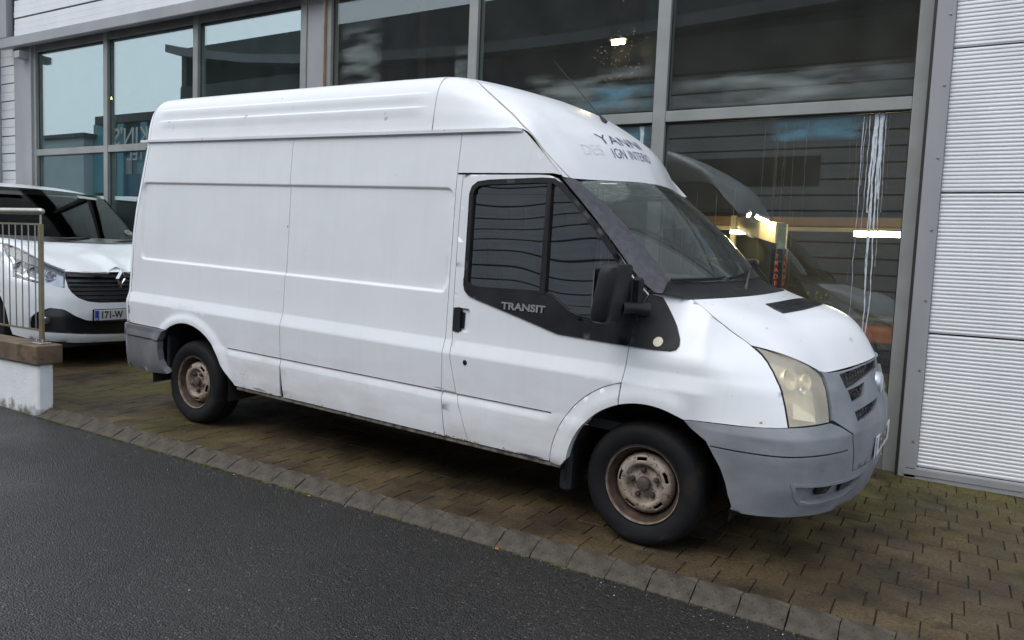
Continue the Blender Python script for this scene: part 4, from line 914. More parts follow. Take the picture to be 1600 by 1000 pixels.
def arc(c, r, a0, a1, n=24): return [(c[0] + r * math.cos(R(a)), c[1] + r * math.sin(R(a))) for a in np.linspace(a0, a1, n)]
def rings(c, r0, r1, a0=-10, a1=190): return [(c[0] + r * math.cos(R(a)), c[1] + r * math.sin(R(a))) for r in np.linspace(r0 + .012, r1 + .02, 8) for a in np.arange(a0, a1, 4)]
def ribbon(name, A, B, mat, parent, n=40, m=8, bulge=.0, th=.012, mirror=False, vmax=1.0, bdir=None):
    """surface between two space curves A(t), B(t)"""
    v = []; f = []
    for i in range(n + 1):
        a = np.array(A(i / n), float); b = np.array(B(i / n), float)
        for k in range(m + 1):
            s_ = k / m; p = a * (1 - s_) + b * s_
            if bulge: p = p + np.array(bdir) * bulge * 4 * s_ * (1 - s_)
            v.append(p)
    for i in range(n):
        for k in range(m): q_ = i * (m + 1) + k; f.append([q_, q_ + 1, q_ + m + 2, q_ + m + 1])
    v = np.array(v)
    if mirror: v = v * np.array([1, -1, 1]); f = [g[::-1] for g in f]
    return mesh(name, rk(v), f, mat, parent, smooth=True)
def pl(pts):
    pts = np.array(pts, float); d = np.r_[0, np.cumsum(np.linalg.norm(np.diff(pts, axis=0), axis=1))]; d /= d[-1]
    return lambda t: np.array([np.interp(t, d, pts[:, k]) for k in range(3)])
def plc(pts):
    pts = np.array(pts, float); n = len(pts)
    return lambda t: crv(pts, np.array([min(max(t, 0), 1) * (n - 1)]))[0]

cps, sps = math.cos(PSI), math.sin(PSI)
X0 = Vector((cps * math.cos(PIT), sps * math.cos(PIT), -math.sin(PIT))); Y0 = Vector((-sps, cps, 0)); Z0 = Vector((math.sin(PIT) * cps, math.sin(PIT) * sps, math.cos(PIT)))
vm = Matrix((X0, Y0, Z0)).transposed().to_4x4(); vm.translation = (-1.2572179451773164, 4.566537490174857, 0)
van = empty('delivery_van', mat=vm, label='large white high roof panel van with grey bumpers and rusty steel wheels by the kerb', cat='van')
PNT = M['paint']
def vb(mb, name, mat, parent=van, **k): return mb.build(name, mat, parent, map=lambda c: Vector(rk(np.array(c))), **k)
def vw(mb, name, mat, parent=van, **k): return mb.build(name, mat, parent, **k)   # wheel frame (no body rake)

# outlines on the right side (s, z)
SB, SD = -2.705, -1.282
rear_edge = [(-4.385, 2.135), (-4.445, 1.81), (-4.50, 1.60), (-4.535, 1.37), (-4.55, 1.0), (-4.555, .672)]
arch_r = [(-3.205, .345), (-3.262, .41)] + arc(RC, RR_, 27, 56 + 66, 26)   # to bumper top
arch_r = [(-3.205, .345), (-3.262, .41)] + arc(RC, RR_, 26, 123.8, 30)
rear_loop = [(-4.385, 2.135), (SB, 2.135), (SB, .345)] + arch_r + [(-4.30, .668), (-4.555, .672)] + rear_edge[-2:0:-1]
slitA = [(-3.28, .6150), (SB + .006, .6150), (SB + .006, .6185), (-3.28, .6185)]
UR = list(np.r_[np.arange(-4.52, -4.40, .012), np.arange(-4.38, -2.7, .07), -3.32, -3.3, -3.28, -3.26, -3.24])
patch('rear_side_panel', rear_loop, S, PNT, van, U=UR, extra=rings(RC, RR_, RO), holes=[slitA])
side_loop = [(SB, 2.135), (SD + .008, 2.135), (SD, 1.9), (SD, .62), (-1.27, .50), (-1.250, .345), (SB + .03, .345), (SB + .012, .50), (SB, .62)]
slitB = [(SB + .006, .6150), (SD - .005, .6150), (SD - .005, .6185), (SB + .006, .6185)]
patch('side_panel', side_loop, S, PNT, van, U=list(np.r_[np.arange(-2.69, -1.34, .09), -1.34, -1.325, -1.315, -1.309, -1.303, -1.297, -1.29]), holes=[slitB])
door_back = [(-1.238, 1.893), (-1.243, 1.6), (-1.242, 1.2), (-1.236, 1.0), (-1.222, .82), (-1.178, .64), (-1.128, .495), (-1.075, .345)]
patch('door_post_panel', [(SD, 1.893)] + door_back + [(-1.248, .345), (-1.268, .50), (SD, .62)], S, PNT, van, U=[-1.26, -1.2, -1.15])
cab_top = [(SD + .008, 2.135), (-.852, 2.135), (-.83, 2.118), (-.704, 2.006), (-.583, 1.893), (-.575, 1.878), (-.60, 1.893), (-.64, 1.896), (-.70, 1.9), (SD, 1.9)]
patch('cab_upper_panel', cab_top[:5] + [(-.60, 1.892), (-.64, 1.9)] + cab_top[8:], S, PNT, van)
WIN = [(-1.165, 1.27), (-1.170, 1.78), (-1.158, 1.818), (-1.125, 1.842), (-1.05, 1.852), (-.70, 1.866), (-.63, 1.863), (-.585, 1.838), (-.50, 1.765), (-.35, 1.622), (-.235, 1.497), (-.165, 1.41), (-.155, 1.30), (-.18, 1.19), (-.215, 1.150), (-.27, 1.135), (-.42, 1.142), (-.485, 1.165), (-.545, 1.205), (-.60, 1.240), (-.655, 1.252), (-1.08, 1.240), (-1.14, 1.246)]
door_top = [(-1.238, 1.893), (-.72, 1.895), (-.66, 1.892), (-.615, 1.878), (-.56, 1.83), (-.40, 1.68), (-.25, 1.525), (-.12, 1.385), (-.045, 1.302)]
door_front = [(-.085, 1.2), (-.112, 1.037), (-.117, .97), (-.122, .88), (-.126, .848)]
door_loop = door_top + door_front + arc(FC, FO, 106, 176, 22)[0:] + [(-.528, .345)] + door_back[::-1][0:-1]
slitC = [(-1.168, .6150), (-.53, .6150), (-.53, .6185), (-1.168, .6185)]
lockh = arc((-1.113, .813), .016, 0, 345, 14)
hcup = [(-1.232, .985), (-1.228, .972), (-1.125, .972), (-1.112, .985), (-1.112, 1.118), (-1.125, 1.132), (-1.228, 1.132), (-1.232, 1.12)]
handh = [(-1.205, .985), (-1.13, .985), (-1.118, .998), (-1.118, 1.105), (-1.13, 1.12), (-1.205, 1.12)]
for mir in (False, True):
    door = patch('cab_door', door_loop, S, PNT, van, holes=[WIN] + ([slitC, handh] if not mir else []), extra=rings(FC, FO - .01, FO + .05, 100, 180) + [(-.53, z_) for z_ in (.5, .55, .59)] + [(-.56, z_) for z_ in (.57, .585, .6)], mirror=mir, lip=.03)
    W = np.array(WIN)
    g = patch('door_glass', WIN, S, M['side_glass'], door, off=-.014, lip=0, gap=-.006, mirror=mir, L=.05)
    wa_ = offset(resample(WIN, .03)[::-1] if area2(resample(WIN, .03)) < 0 else resample(WIN, .03), .016)
    wb_ = offset(resample(WIN, .03)[::-1] if area2(resample(WIN, .03)) < 0 else resample(WIN, .03), -.012)
    patch('window_frame', [tuple(p) for p in wb_], S, M['plastic'], door, holes=[[tuple(p) for p in wa_]], off=.0035, lip=.016, gap=0, mirror=mir, V=[], U=[], L=.2)
    patch('window_divider', [(-.668, 1.855), (-.640, 1.855), (-.628, 1.25), (-.662, 1.25)], S, M['plastic'], door, off=.006, lip=.02, gap=0, mirror=mir, V=[], U=[], L=.2)
    # black trim along the foot of the window, split where the door ends
    i0 = [k for k, p in enumerate(WIN) if p == (-.155, 1.30)][0]
    low = WIN[i0:]
    tr1 = [(-1.176, 1.30)] + [(-1.176, 1.262), (-1.165, 1.225), (-1.135, 1.199), (-1.08, 1.182), (-.80, 1.115), (-.53, 1.047), (-.114, 1.034), (-.088, 1.2), (-.052, 1.296), (-.125, 1.378), (-.158, 1.415)] + [(x_, z_ - .008) if z_ < 1.26 else (x_ + .006 if x_ > -.3 else x_, z_) for x_, z_ in low] + [(-1.165, 1.27)]
    tm = patch('door_trim', tr1, S, M['plastic'], door, off=.009, lip=.012, gap=.001, mirror=mir)
    tr2 = [(-.1115, 1.034), (.03, 1.029), (.10, 1.031), (.128, 1.04), (.140, 1.062), (.135, 1.092), (.105, 1.15), (.06, 1.215), (.01, 1.288), (-.045, 1.303), (-.085, 1.2)]
    st = patch('wing_trim', tr2, S, M['plastic'], van, off=.010, lip=.013, gap=.001, mirror=mir, U=np.arange(-.1, .14, .03))
    li = patch('side_indicator', arc((.033, 1.067), .024, 0, 345, 16), S, M['lamp_base'], van, off=.016, lip=.008, gap=0, mirror=mir)
    if not mir:
        me = text_mesh('TRANSIT', .053, .002, .0016, 'LEFT', 1.0); wd_t = max(v.co.x for v in me.vertices)
        for v in me.vertices:
            u_ = -.895 + v.co.x / wd_t * .285; z_ = 1.147 + (v.co.y) * 1.02 + (u_ + .895) * .014; p = S(np.array([u_]), np.array([z_]))[0]; p[1] -= .0105 + (v.co.z + .002); v.co = Vector(rk(p))
        link('lettering', me, M['silver_text'], door)
        patch('handle_recess', hcup, S, PNT, door, off=-.016, lip=0, gap=0)
        patch('handle', [(-1.232, .985), (-1.19, .978), (-1.182, .985), (-1.182, 1.118), (-1.19, 1.126), (-1.232, 1.12)], S, M['plastic'], door, off=.006, lip=.024, gap=0, V=[], U=[])
        patch('handle_back', [(-1.182, 1.0), (-1.160, 1.003), (-1.160, 1.095), (-1.182, 1.10)], S, M['gloss_black'], door, off=-.008, lip=.01, gap=0, V=[], U=[])
        vb(MB().lathe([(0, -.9895), (.012, -.9895), (.0165, -.984), (.017, -.97)], 18, 'y', (-1.113, 0, .813)), 'lock', M['gloss_black'], door)
    patch('arch_flare', arc(FC, FO, 106, 178, 24) + [(-.525, .335), (-.452, .335), (-.425, .37)] + arc(FC, FR, 172, 110, 22), S, PNT, van, extra=rings(FC, FR, FO, 100, 180), mirror=mir, lip=.05)
    # front wing
    seam = [(-.045, 1.303), (.0, 1.305), (.08, 1.298), (.143, 1.285), (.190, 1.260), (.236, 1.233), (.278, 1.207), (.32, 1.179), (.362, 1.136), (.405, 1.092)]
    lamp_out = [(.405, 1.092), (.459, 1.053), (.490, 1.020), (.511, .985), (.532, .922), (.547, .839), (.558, .741)]
    wing = [(-.045, 1.302), (-.085, 1.2), (-.112, 1.037), (-.117, .97), (-.122, .88), (-.126, .848), (-.128, .733)] + arc(FC, FR, 109.5, 64, 18) + [(.215, .714), (.347, .728), (.444, .733), (.558, .741)] + lamp_out[::-1][1:-1] + seam[::-1]
    patch('front_wing', wing, S, PNT, van, U=np.arange(-.1, .56, .022), extra=rings(FC, FR, FO, 60, 112), mirror=mir)
    # headlamp
    lamp_in = [(.747, .756), (.757, .822), (.760, .902), (.757, .955), (.742, .978), (.722, .994)]
    lamp_top = [(.700, 1.010), (.632, 1.040), (.525, 1.066)]
    lam = [(.558, .741), (.645, .748), (.747, .756)] + lamp_in[1:] + lamp_top + lamp_out[:-1]
    hl = patch('headlamp', lam, S, M['lamp_base'], van, off=-.075, lip=0, gap=.004, mirror=mir, U=np.arange(.4, .8, .03), V=np.arange(.74, 1.1, .03))
    patch('lens', lam, S, M['lamp_glass'], hl, off=.002, lip=0, gap=.005, mirror=mir, U=np.arange(.4, .8, .02), V=np.arange(.74, 1.1, .02))
    patch('lamp_rim', lam, S, M['plastic'], hl, holes=[[tuple(p) for p in offset((lambda q_: q_ if area2(q_) > 0 else q_[::-1])(resample(lam, .03)), .006)]], off=.001, lip=.07, gap=.001, mirror=mir, V=[], U=[], L=.2)
    def bowl(u_, z_, r_, dep, nm_, mt):
        p = S(np.array([u_]), np.array([z_]))[0]; n_ = normals(S, np.array([[u_, z_]]))[0]; n_ = n_ * .6 + np.array([.75, -.1, 0]); n_ /= np.linalg.norm(n_); c = p - n_ * (.018 + dep); a = np.cross(n_, [0, 0, 1]); a /= np.linalg.norm(a); b_ = np.cross(a, n_)
        v = []; f = []; prof = [(0.02, -.0), (.5, .08), (.85, .45), (1, 1), (1.06, 1.0), (1.06, .2)]
        for k in range(24):
            t = 2 * math.pi * k / 24
            for (rr_, hh) in prof: v.append(c + (a * math.cos(t) + b_ * math.sin(t)) * r_ * rr_ + n_ * dep * hh)
        for k in range(24):
            for i in range(len(prof) - 1): k2 = (k + 1) % 24; f.append([k * 6 + i, k * 6 + i + 1, k2 * 6 + i + 1, k2 * 6 + i])
        v = np.array(v)
        if mir: v = v * np.array([1, -1, 1]); f = [g_[::-1] for g_ in f]
        mesh(nm_, rk(v), f, mt, hl, smooth=True)
    bowl(.605, .955, .050, .04, 'reflector', M['lamp_refl']); bowl(.690, .942, .036, .03, 'reflector', M['lamp_refl']); bowl(.66, .905, .020, .015, 'bulb', M['chrome'])
    patch('reflector_step', [(.595, .785), (.705, .765), (.700, .79), (.60, .858)], S, M['lamp_white'], hl, off=-.03, lip=.04, gap=0, mirror=mir, V=[], U=[])
    if 0: patch('reflector_step', [(.575, .868), (.745, .838), (.745, .846), (.575, .878)], S, M['lamp_base'], hl, off=-.03, lip=.03, gap=0, mirror=mir, V=[], U=[])
    if 0: patch('reflector_step', [(.592, .765), (.735, .768), (.738, .80), (.60, .785)], S, M['lamp_base'], hl, off=-.035, lip=.03, gap=0, mirror=mir, V=[], U=[])
    # bumper corner and lower bumper
    GU, GV = np.arange(.24, 1.26, .022), list(np.r_[.30, .33, .37, .41, .45, .49, .53, .57, .60, .64, .66, .68, .688, .694, .70, .715, .73, .738, .746, .78, .82, .86, .9, .94, .97])
    cr_ = [(.862, .69), (.866, .652), (.880, .575), (.892, .499)]
    fog = [(.583, .484), (.70, .474), (.816, .467), (.90, .463), (.983, .464), (1.026, .478), (.985, .425), (.945, .385), (.885, .364), (.76, .364), (.687, .369), (.636, .388), (.605, .425)]
    bl = [(.215, .714), (.347, .728), (.444, .733), (.558, .741), (.645, .748), (.747, .756), (.80, .73)] + cr_ + [(1.02, .497), (1.25, .508), (1.25, .315), (.85, .300), (.668, .312), (.54, .315), (.449, .312), (.402, .324), (.403, .342), (.383, .393), (.348, .52), (.301, .632)]
    slitD = [(.318, .612), (.58, .6135), (.832, .6165), (.832, .620), (.58, .617), (.318, .6155)]
    bp_ = patch('front_bumper', bl, S, M['bumper'], van, U=GU, V=GV, holes=[fog, slitD], mirror=mir, off=.006, lip=.03)
    patch('fog_recess', fog, S, M['bumper'], bp_, off=-.032, lip=0, gap=-.004, mirror=mir, U=GU, V=GV)
    patch('fog_recess_rim', [tuple(p) for p in offset((lambda q_: q_ if area2(q_) > 0 else q_[::-1])(resample(fog, .03)), -.004)], S, M['bumper'], bp_, holes=[[tuple(p) for p in offset((lambda q_: q_ if area2(q_) > 0 else q_[::-1])(resample(fog, .03)), .010)]], off=.0085, lip=.045, gap=0, mirror=mir, V=[], U=[], L=.2)
    patch('fog_grille', [(.715, .452), (.805, .446), (.785, .402), (.725, .408)], S, M['gloss_black'], bp_, off=-.014, lip=.012, gap=0, mirror=mir, V=[], U=[])
    patch('fog_blank', [(.60, .472), (.665, .468), (.66, .385), (.625, .398), (.607, .43)], S, M['bumper'], bp_, off=-.014, lip=.02, gap=0, mirror=mir, V=[], U=[])
    patch('air_slot', [(.865, .448), (1.00, .452), (.975, .415), (.92, .390), (.875, .388)], S, M['gloss_black'], bp_, off=-.014, lip=.012, gap=0, mirror=mir, V=[], U=[])
    # grille panel: three slots
    s1 = [(.858, .958), (1.02, .980), (1.185, .989), (1.25, .990), (1.25, .948), (1.12, .942), (1.00, .922), (.872, .893)]
    s2 = [(.882, .884), (1.02, .905), (.995, .846), (.893, .830)]
    s3 = [(.898, .782), (1.00, .797), (1.15, .806), (1.13, .785), (1.07, .760), (.985, .745), (.908, .734)]
    gp = [(.757, .765), (.765, .822), (.768, .902), (.765, .955), (.752, .982), (.80, .972), (.86, .974), (1.0, .986), (1.25, .995)] + [(1.25, .509), (1.02, .498), (.893, .500), (.881, .576), (.867, .653), (.863, .69), (.802, .732)]
    gpp = patch('grille_panel', [p if p[0] < 1.2 else (1.2495, p[1]) for p in gp], S, M['bumper'], van, U=GU, V=GV, holes=[[(min(a, 1.225), b_) for a, b_ in s1], s2, s3], mirror=mir, off=.007, lip=.035)
    for sl in (s1, s2, s3):
        patch('slot_backing', [tuple(p) for p in offset((lambda q_: q_ if area2(q_) > 0 else q_[::-1])(resample([(min(a, 1.235), b_) for a, b_ in sl], .03)), -.01)], S, M['gloss_black'], gpp, off=-.02, lip=0, gap=0, mirror=mir, V=[], U=[])
    gm_ = MB()
    for sl in (s1, s2, s3):
        sl_ = np.array(sl); lo_, hi_ = sl_.min(0), sl_.max(0)
        for zz in np.arange(lo_[1], hi_[1], .026):
            Pq = [(u_, zz + (u_ - lo_[0]) * .10) for u_ in np.linspace(lo_[0], min(hi_[0], 1.24), 24)]; k_ = inside(sl_, np.array(Pq)); seg = [Pq[i] for i in range(len(Pq)) if k_[i]]
            if len(seg) > 2:
                A_ = S(np.array([p[0] for p in seg]), np.array([p[1] for p in seg])) - np.array([.006, 0, 0]); gm_.tube([p * (np.array([1, -1, 1]) if mir else 1) for p in A_], .0025, 4)
        for u_ in np.arange(lo_[0] + .01, hi_[0], .03):
            Pq = [(u_, zz) for zz in np.linspace(lo_[1], hi_[1], 12)]; k_ = inside(sl_, np.array(Pq)); seg = [Pq[i] for i in range(len(Pq)) if k_[i]]
            if len(seg) > 1:
                A_ = S(np.array([p[0] for p in seg]), np.array([p[1] for p in seg])) - np.array([.006, 0, 0]); gm_.tube([p * (np.array([1, -1, 1]) if mir else 1) for p in A_], .0022, 4)
    vb(gm_, 'grille_mesh', M['rim_dark'], gpp)
    # rear corner
    def RPf(t, z, mir=mir):
        t = np.asarray(t, float); z = np.asarray(z, float); t, z = np.broadcast_arrays(t, z); re = np.array(rear_edge)[::-1]; xe = np.interp(z, np.r_[.28, re[:, 1]], np.r_[-4.555, re[:, 0]]); y = S(xe.ravel(), z.ravel()).reshape(xe.shape + (3,))[..., 1]
        a = np.clip(t, 0, 1) * math.pi / 2; ex = np.maximum(t - 1, 0); return np.stack([xe - .11 * np.sin(a), y + .12 * (1 - np.cos(a)) + ex * .7, z], -1)
    tt = np.r_[np.linspace(0, 1, 10), 2.1]; zz = np.r_[.68, .8, .84, .86, .92, .94, 1.1, 1.2, 1.4, 1.6, 1.8, 1.95, 2.05, 2.135]
    v = []; f = []
    for t in tt:
        for z_ in zz: v.append(RPf(t, z_))
    nz = len(zz)
    for i in range(len(tt) - 1):
        for k in range(nz - 1): q_ = i * nz + k; f.append([q_, q_ + 1, q_ + nz + 1, q_ + nz])
    v = np.array(v); v[:, 1] = np.minimum(v[:, 1], 0)
    v[:nz, 0] -= .0025
    if mir: v = v * np.array([1, -1, 1]); f = [g_[::-1] for g_ in f]
    mesh('rear_corner', rk(v), f, PNT, van, smooth=True)
    # rear bumper
    rbl = [(-4.565, .664), (-4.025, .664)] + arc(RC, RR_, 125, 131, 3) + [(-4.085, .60), (-4.10, .575), (-4.565, .575)]
    rb2 = [(-4.565, .566), (-4.105, .566), (-4.115, .50), (-4.10, .42), (-4.05, .345), (-4.02, .318), (-4.20, .300), (-4.44, .292), (-4.53, .30), (-4.565, .33)]
    for nm_, lp_, o_ in (('rear_bumper_trim', rbl, .018), ('rear_bumper', rb2, .010)):
        patch(nm_, lp_, S, M['bumper_rear'], van, off=o_, lip=.05, mirror=mir, gap=.001)
    v = []; f = []
    zb_ = [.30, .345, .45, .566, .57, .575, .62, .66, .672]; of_ = [0, .010, .010, .010, -.002, .018, .020, .016, -.02]
    for t in tt:
        a = min(t, 1) * math.pi / 2; ex = max(t - 1, 0)
        for z_, o_ in zip(zb_, of_):
            p = np.array(RPf(t, max(z_, .345))); p[2] = z_; nn = np.array([-math.sin(a), -math.cos(a), 0]); p = p + nn * o_; p[0] -= 0 if t > 0 else 0; v.append(p)
    nz = len(zb_)
    for i in range(len(tt) - 1):
        for k in range(nz - 1): q_ = i * nz + k; f.append([q_, q_ + 1, q_ + nz + 1, q_ + nz])
    v = np.array(v); v[:, 1] = np.minimum(v[:, 1], 0)
    if mir: v = v * np.array([1, -1, 1]); f = [g_[::-1] for g_ in f]
    mesh('rear_bumper_corner', rk(v), f, M['bumper_rear'], van, smooth=True)
    # pillar between door frame and windscreen
    D_ = plc([(-.600, -.922, 1.885), (-.545, -.925, 1.838), (-.39, -.928, 1.69), (-.24, -.932, 1.535), (-.11, -.935, 1.395), (-.02, -.915, 1.318), (.02, -.895, 1.312)])
    W_ = lambda t: WS(np.array([min(t * 1.0, 1.0) * .995]), np.array([-1.0]), .006)[0]
    ribbon('windscreen_pillar', D_, W_, M['pillar'], van, 40, 8, .012, bdir=(.4, -.7, .5), mirror=mir)
# left side of the body, mirrored panels
patch('rear_side_panel', rear_loop, S, PNT, van, U=UR[::3], extra=rings(RC, RR_, RO), mirror=True)
patch('side_panel', side_loop, S, PNT, van, U=list(np.arange(-2.6, -1.3, .15)), mirror=True)
patch('door_post_panel', [(SD, 1.893)] + door_back + [(-1.248, .345), (-1.268, .50), (SD, .62)], S, PNT, van, U=[], mirror=True)
patch('cab_upper_panel', cab_top[:5] + [(-.60, 1.892), (-.64, 1.9)] + cab_top[8:], S, PNT, van, mirror=True)
# bonnet
VC = [-1, 1]
bon_loop = [(0, -1), (1, -1), (1, 1), (0, 1)]
bon = patch('bonnet', [(0, -1)] + [(t, -1) for t in np.linspace(.05, .95, 12)] + [(1, v_) for v_ in np.linspace(-1, 1, 41)] + [(t, 1) for t in np.linspace(.95, .05, 12)] + [(0, v_) for v_ in np.linspace(1, -1, 31)][:-1], BN, M['paint_top'], van, U=np.linspace(.03, .97, 24), V=list(np.linspace(-.97, .97, 40)), L=5, gap=.004, lip=.02, mm=.01)
vent = [(.169, -.470), (.285, -.485), (.370, -.478), (.392, -.30), (.405, -.05), (.395, .16), (.215, .19), (.185, -.05), (.175, -.25)]
vp = patch('bonnet_vent', vent, BN, M['gloss_black'], bon, off=.004, lip=.006, gap=0, L=.05, U=np.linspace(.15, .45, 9), V=list(np.linspace(-.5, .2, 12)))
for t in (.215, .25, .285, .32, .355): patch('vent_rib', [(t - .005, -.46), (t + .005, -.46), (t + .011, .15), (t + .001, .15)], BN, M['gloss_black'], vp, off=.0065, lip=.006, gap=0, L=.05, U=[], V=[])
# windscreen and cowl
wsl = [(0, v_) for v_ in np.linspace(-1, 1, 31)] + [(t, 1) for t in np.linspace(.06, .94, 14)] + [(1, v_) for v_ in np.linspace(1, -1, 31)] + [(t, -1) for t in np.linspace(.94, .06, 14)]
patch('windscreen', wsl, WS, M['wind_glass'], van, U=np.linspace(.04, .96, 22), V=list(np.linspace(-.96, .96, 30)), L=5, gap=.0, lip=0, mm=.01)
def wband(name, t0, t1, v0, v1, mat, off=.001, n=30, lip=0):
    lp_ = [(t0, v) for v in np.linspace(v0, v1, n)] + [(t1, v) for v in np.linspace(v1, v0, n)]
    return patch(name, lp_, WS, mat, van, U=[(t0 + t1) / 2], V=list(np.linspace(v0, v1, n)), L=5, gap=0, lip=lip, off=off, mm=.002)
wband('screen_border', 0, .03, -1, 1, M['gloss_black'], -.001); wband('screen_border', .955, 1.0, -1, 1, M['gloss_black'], -.001)
wband('screen_border', .03, .955, -1, -.965, M['gloss_black'], -.001, 3); wband('screen_border', .03, .955, .965, 1, M['gloss_black'], -.001, 3)
wband('toll_sticker', .028, .040, -.815, -.64, M['plate_w'], .0012, 4)
Cb = lambda t: WS(np.array([1.0]), np.array([-1 + 2 * t]))[0] + np.array([-.004, 0, -.003])
def Cr(t):
    v_ = -1 + 2 * t
    a = abs(v_)
    if a < .86: return BN(np.array([0.0]), np.array([v_ / .86]))[0] + np.array([-.002, 0, -.001])
    k = (a - .86) / .14; q_ = np.array([.143, -.79, 1.285]) * (1 - k) + np.array([-.005, -.912, 1.312]) * k; q_[1] *= (1 if v_ < 0 else -1); q_[2] += .0; return q_
ribbon('cowl_panel', Cb, Cr, M['plastic'], van, 80, 8, -.012, bdir=(0, 0, 1))
# roof
nc, nr = 12, 7
cs_ = np.r_[0, .4, np.linspace(1, 6.17, 40)]; cf_ = np.linspace(6.18, 11, 70); rs_ = np.r_[np.linspace(0, 3.6, 120), np.linspace(3.8, 6, 14)]
def netmesh(name, cs, rs, mat, mirror=False):
    C_, R__ = np.meshgrid(cs, rs, indexing='ij'); P = N(C_.ravel(), R__.ravel()); f = []; n = len(rs)
    for i in range(len(cs) - 1):
        for k in range(n - 1): q_ = i * n + k; f.append([q_, q_ + n, q_ + n + 1, q_ + 1])
    if mirror: P = P * np.array([1, -1, 1]); f = [g_[::-1] for g_ in f]
    return P, f
for nm_, cs in (('high_roof', cs_), ('roof_front_cap', cf_)):
    A_, fa = netmesh('', cs, rs_, None); B_, fb_ = netmesh('', cs, rs_, None, True)
    n0 = len(A_); v = np.concatenate([A_, B_]); f = fa + [[i + n0 for i in g_] for g_ in fb_]
    bm = bmesh.new(); me = bpy.data.meshes.new(nm_); me.from_pydata([tuple(p) for p in rk(v)], [], f); bm.from_mesh(me); bmesh.ops.remove_doubles(bm, verts=bm.verts, dist=.0005); bm.to_mesh(me); bm.free()
    link(nm_, me, M['paint_top'], van, smooth=True)
v = [N(np.array([0.0]), np.array([r_]))[0] for r_ in np.linspace(0, 6, 13)]; v = v + [p * np.array([1, -1, 1]) for p in v[::-1]]
mesh('roof_rear_face', rk(np.array(v)), [list(range(len(v)))], PNT, van)
def netline(name, pts, rad, mat, lift=.0015, n=60):
    f_ = plc([(a, b_, 0) for a, b_ in pts]); Q_ = [f_(t)[:2] for t in np.linspace(0, 1, n)]; Q_ = [(max(0, a), min(max(b_, 0), 6)) for a, b_ in Q_]
    P = [N(np.array([a]), np.array([b_]))[0] for a, b_ in Q_]
    vb(MB().tube(P, rad, 6), name, mat)
netline('seam_sealant', [(7.061, 3.536), (7.45, 2.86), (7.843, 2.265), (8.50, 1.386), (9.028, .27), (9.737, .14), (10.404, .55), (10.99, 1.02)], .0046, M['caulk'])
netline('seam_sealant', [(6.13, 3.5), (6.17, 2.2), (6.172, 1.18), (6.16, .05)], .0026, M['caulk'])
netline('seam_sealant', [(.62, 3.3), (.70, 2.4), (.75, 1.2), (.78, .05)], .0022, M['caulk'])
for mir in (1, -1):
    G_ = [(-4.505, -.918, 2.143), (-4.40, -.926, 2.143), (-3, -.928, 2.143), (-1.5, -.928, 2.143), (-1.0, -.926, 2.143), (-.86, -.917, 2.138)]
    mbg = MB(); f_ = pl(G_); P = [f_(t) * np.array([1, mir, 1]) for t in np.linspace(0, 1, 40)]
    sec_ = [(-.006, .006), (.010, .008), (.010, -.010), (-.008, -.012)]
    v = []; f = []
    for p in P:
        for (a, b_) in sec_: v.append((p[0], p[1] - a * mir, p[2] + b_))
    for i in range(len(P) - 1):
        for k in range(4): k2 = (k + 1) % 4; f.append([i * 4 + k, i * 4 + k2, i * 4 + 4 + k2, i * 4 + 4 + k])
    f += [[0, 1, 2, 3], [len(v) - 1, len(v) - 2, len(v) - 3, len(v) - 4]]
    vb(MB().add(v, f), 'roof_gutter', M['paint_old'])
# lettering left on the forehead: runs across the van (y) with its top towards the rear (c)
def cap_pt(c, y):
    r = np.linspace(0, 6, 61); P = N(np.full(61, c), r); ys = -np.abs(P[:, 1]); k = np.interp(-abs(y), ys, r); p = N(np.array([c]), np.array([k]))[0]; p[1] = y; return p
def captext(txt, size, y0, c_base, c_per_m, mat, sq=1.0, bold=.004):
    me = text_mesh(txt, size, 0, bold, 'LEFT', sq); subdiv_long(me, .03)
    for v in me.vertices:
        y_ = y0 + v.co.x; c_ = c_base - v.co.y * c_per_m; p = cap_pt(min(max(c_, 6.2), 10.9), y_)
        p2 = cap_pt(min(max(c_ + .05, 6.2), 10.95), y_); p3 = cap_pt(c_, y_ + .01); n_ = np.cross(p2 - p, p3 - p); n_ /= np.linalg.norm(n_) + 1e-9; p = p + n_ * .0025; v.co = Vector(rk(p))
    return link('roof_lettering', me, mat, van)
captext('YANNI', .13, -.435, 9.84, 5.0, M['blue_ink'], 1.30, -.001)
captext('IGN', .084, -.385, 10.30, 5.0, M['blue_ink'], 1.0, -.001)
captext('INTERIO', .080, -.20, 10.29, 5.0, M['blue_ink'], 1.0, -.001)
captext('DES', .09, -.640, 10.22, 5.0, M['ghost_ink'], 1.2, -.001)
# aerial
ap = cap_pt(8.6, -.03); av = ap + np.array([.01, 0, .0])
vb(MB().tube([av, av + np.array([-.045, 0, .045])], [.016, .007], 8), 'aerial_base', M['plastic'])
vb(MB().tube([av + np.array([-.04, 0, .04]), np.array([-1.235, .0, 2.722])], [.0035, .0018], 6), 'aerial', M['plastic'])
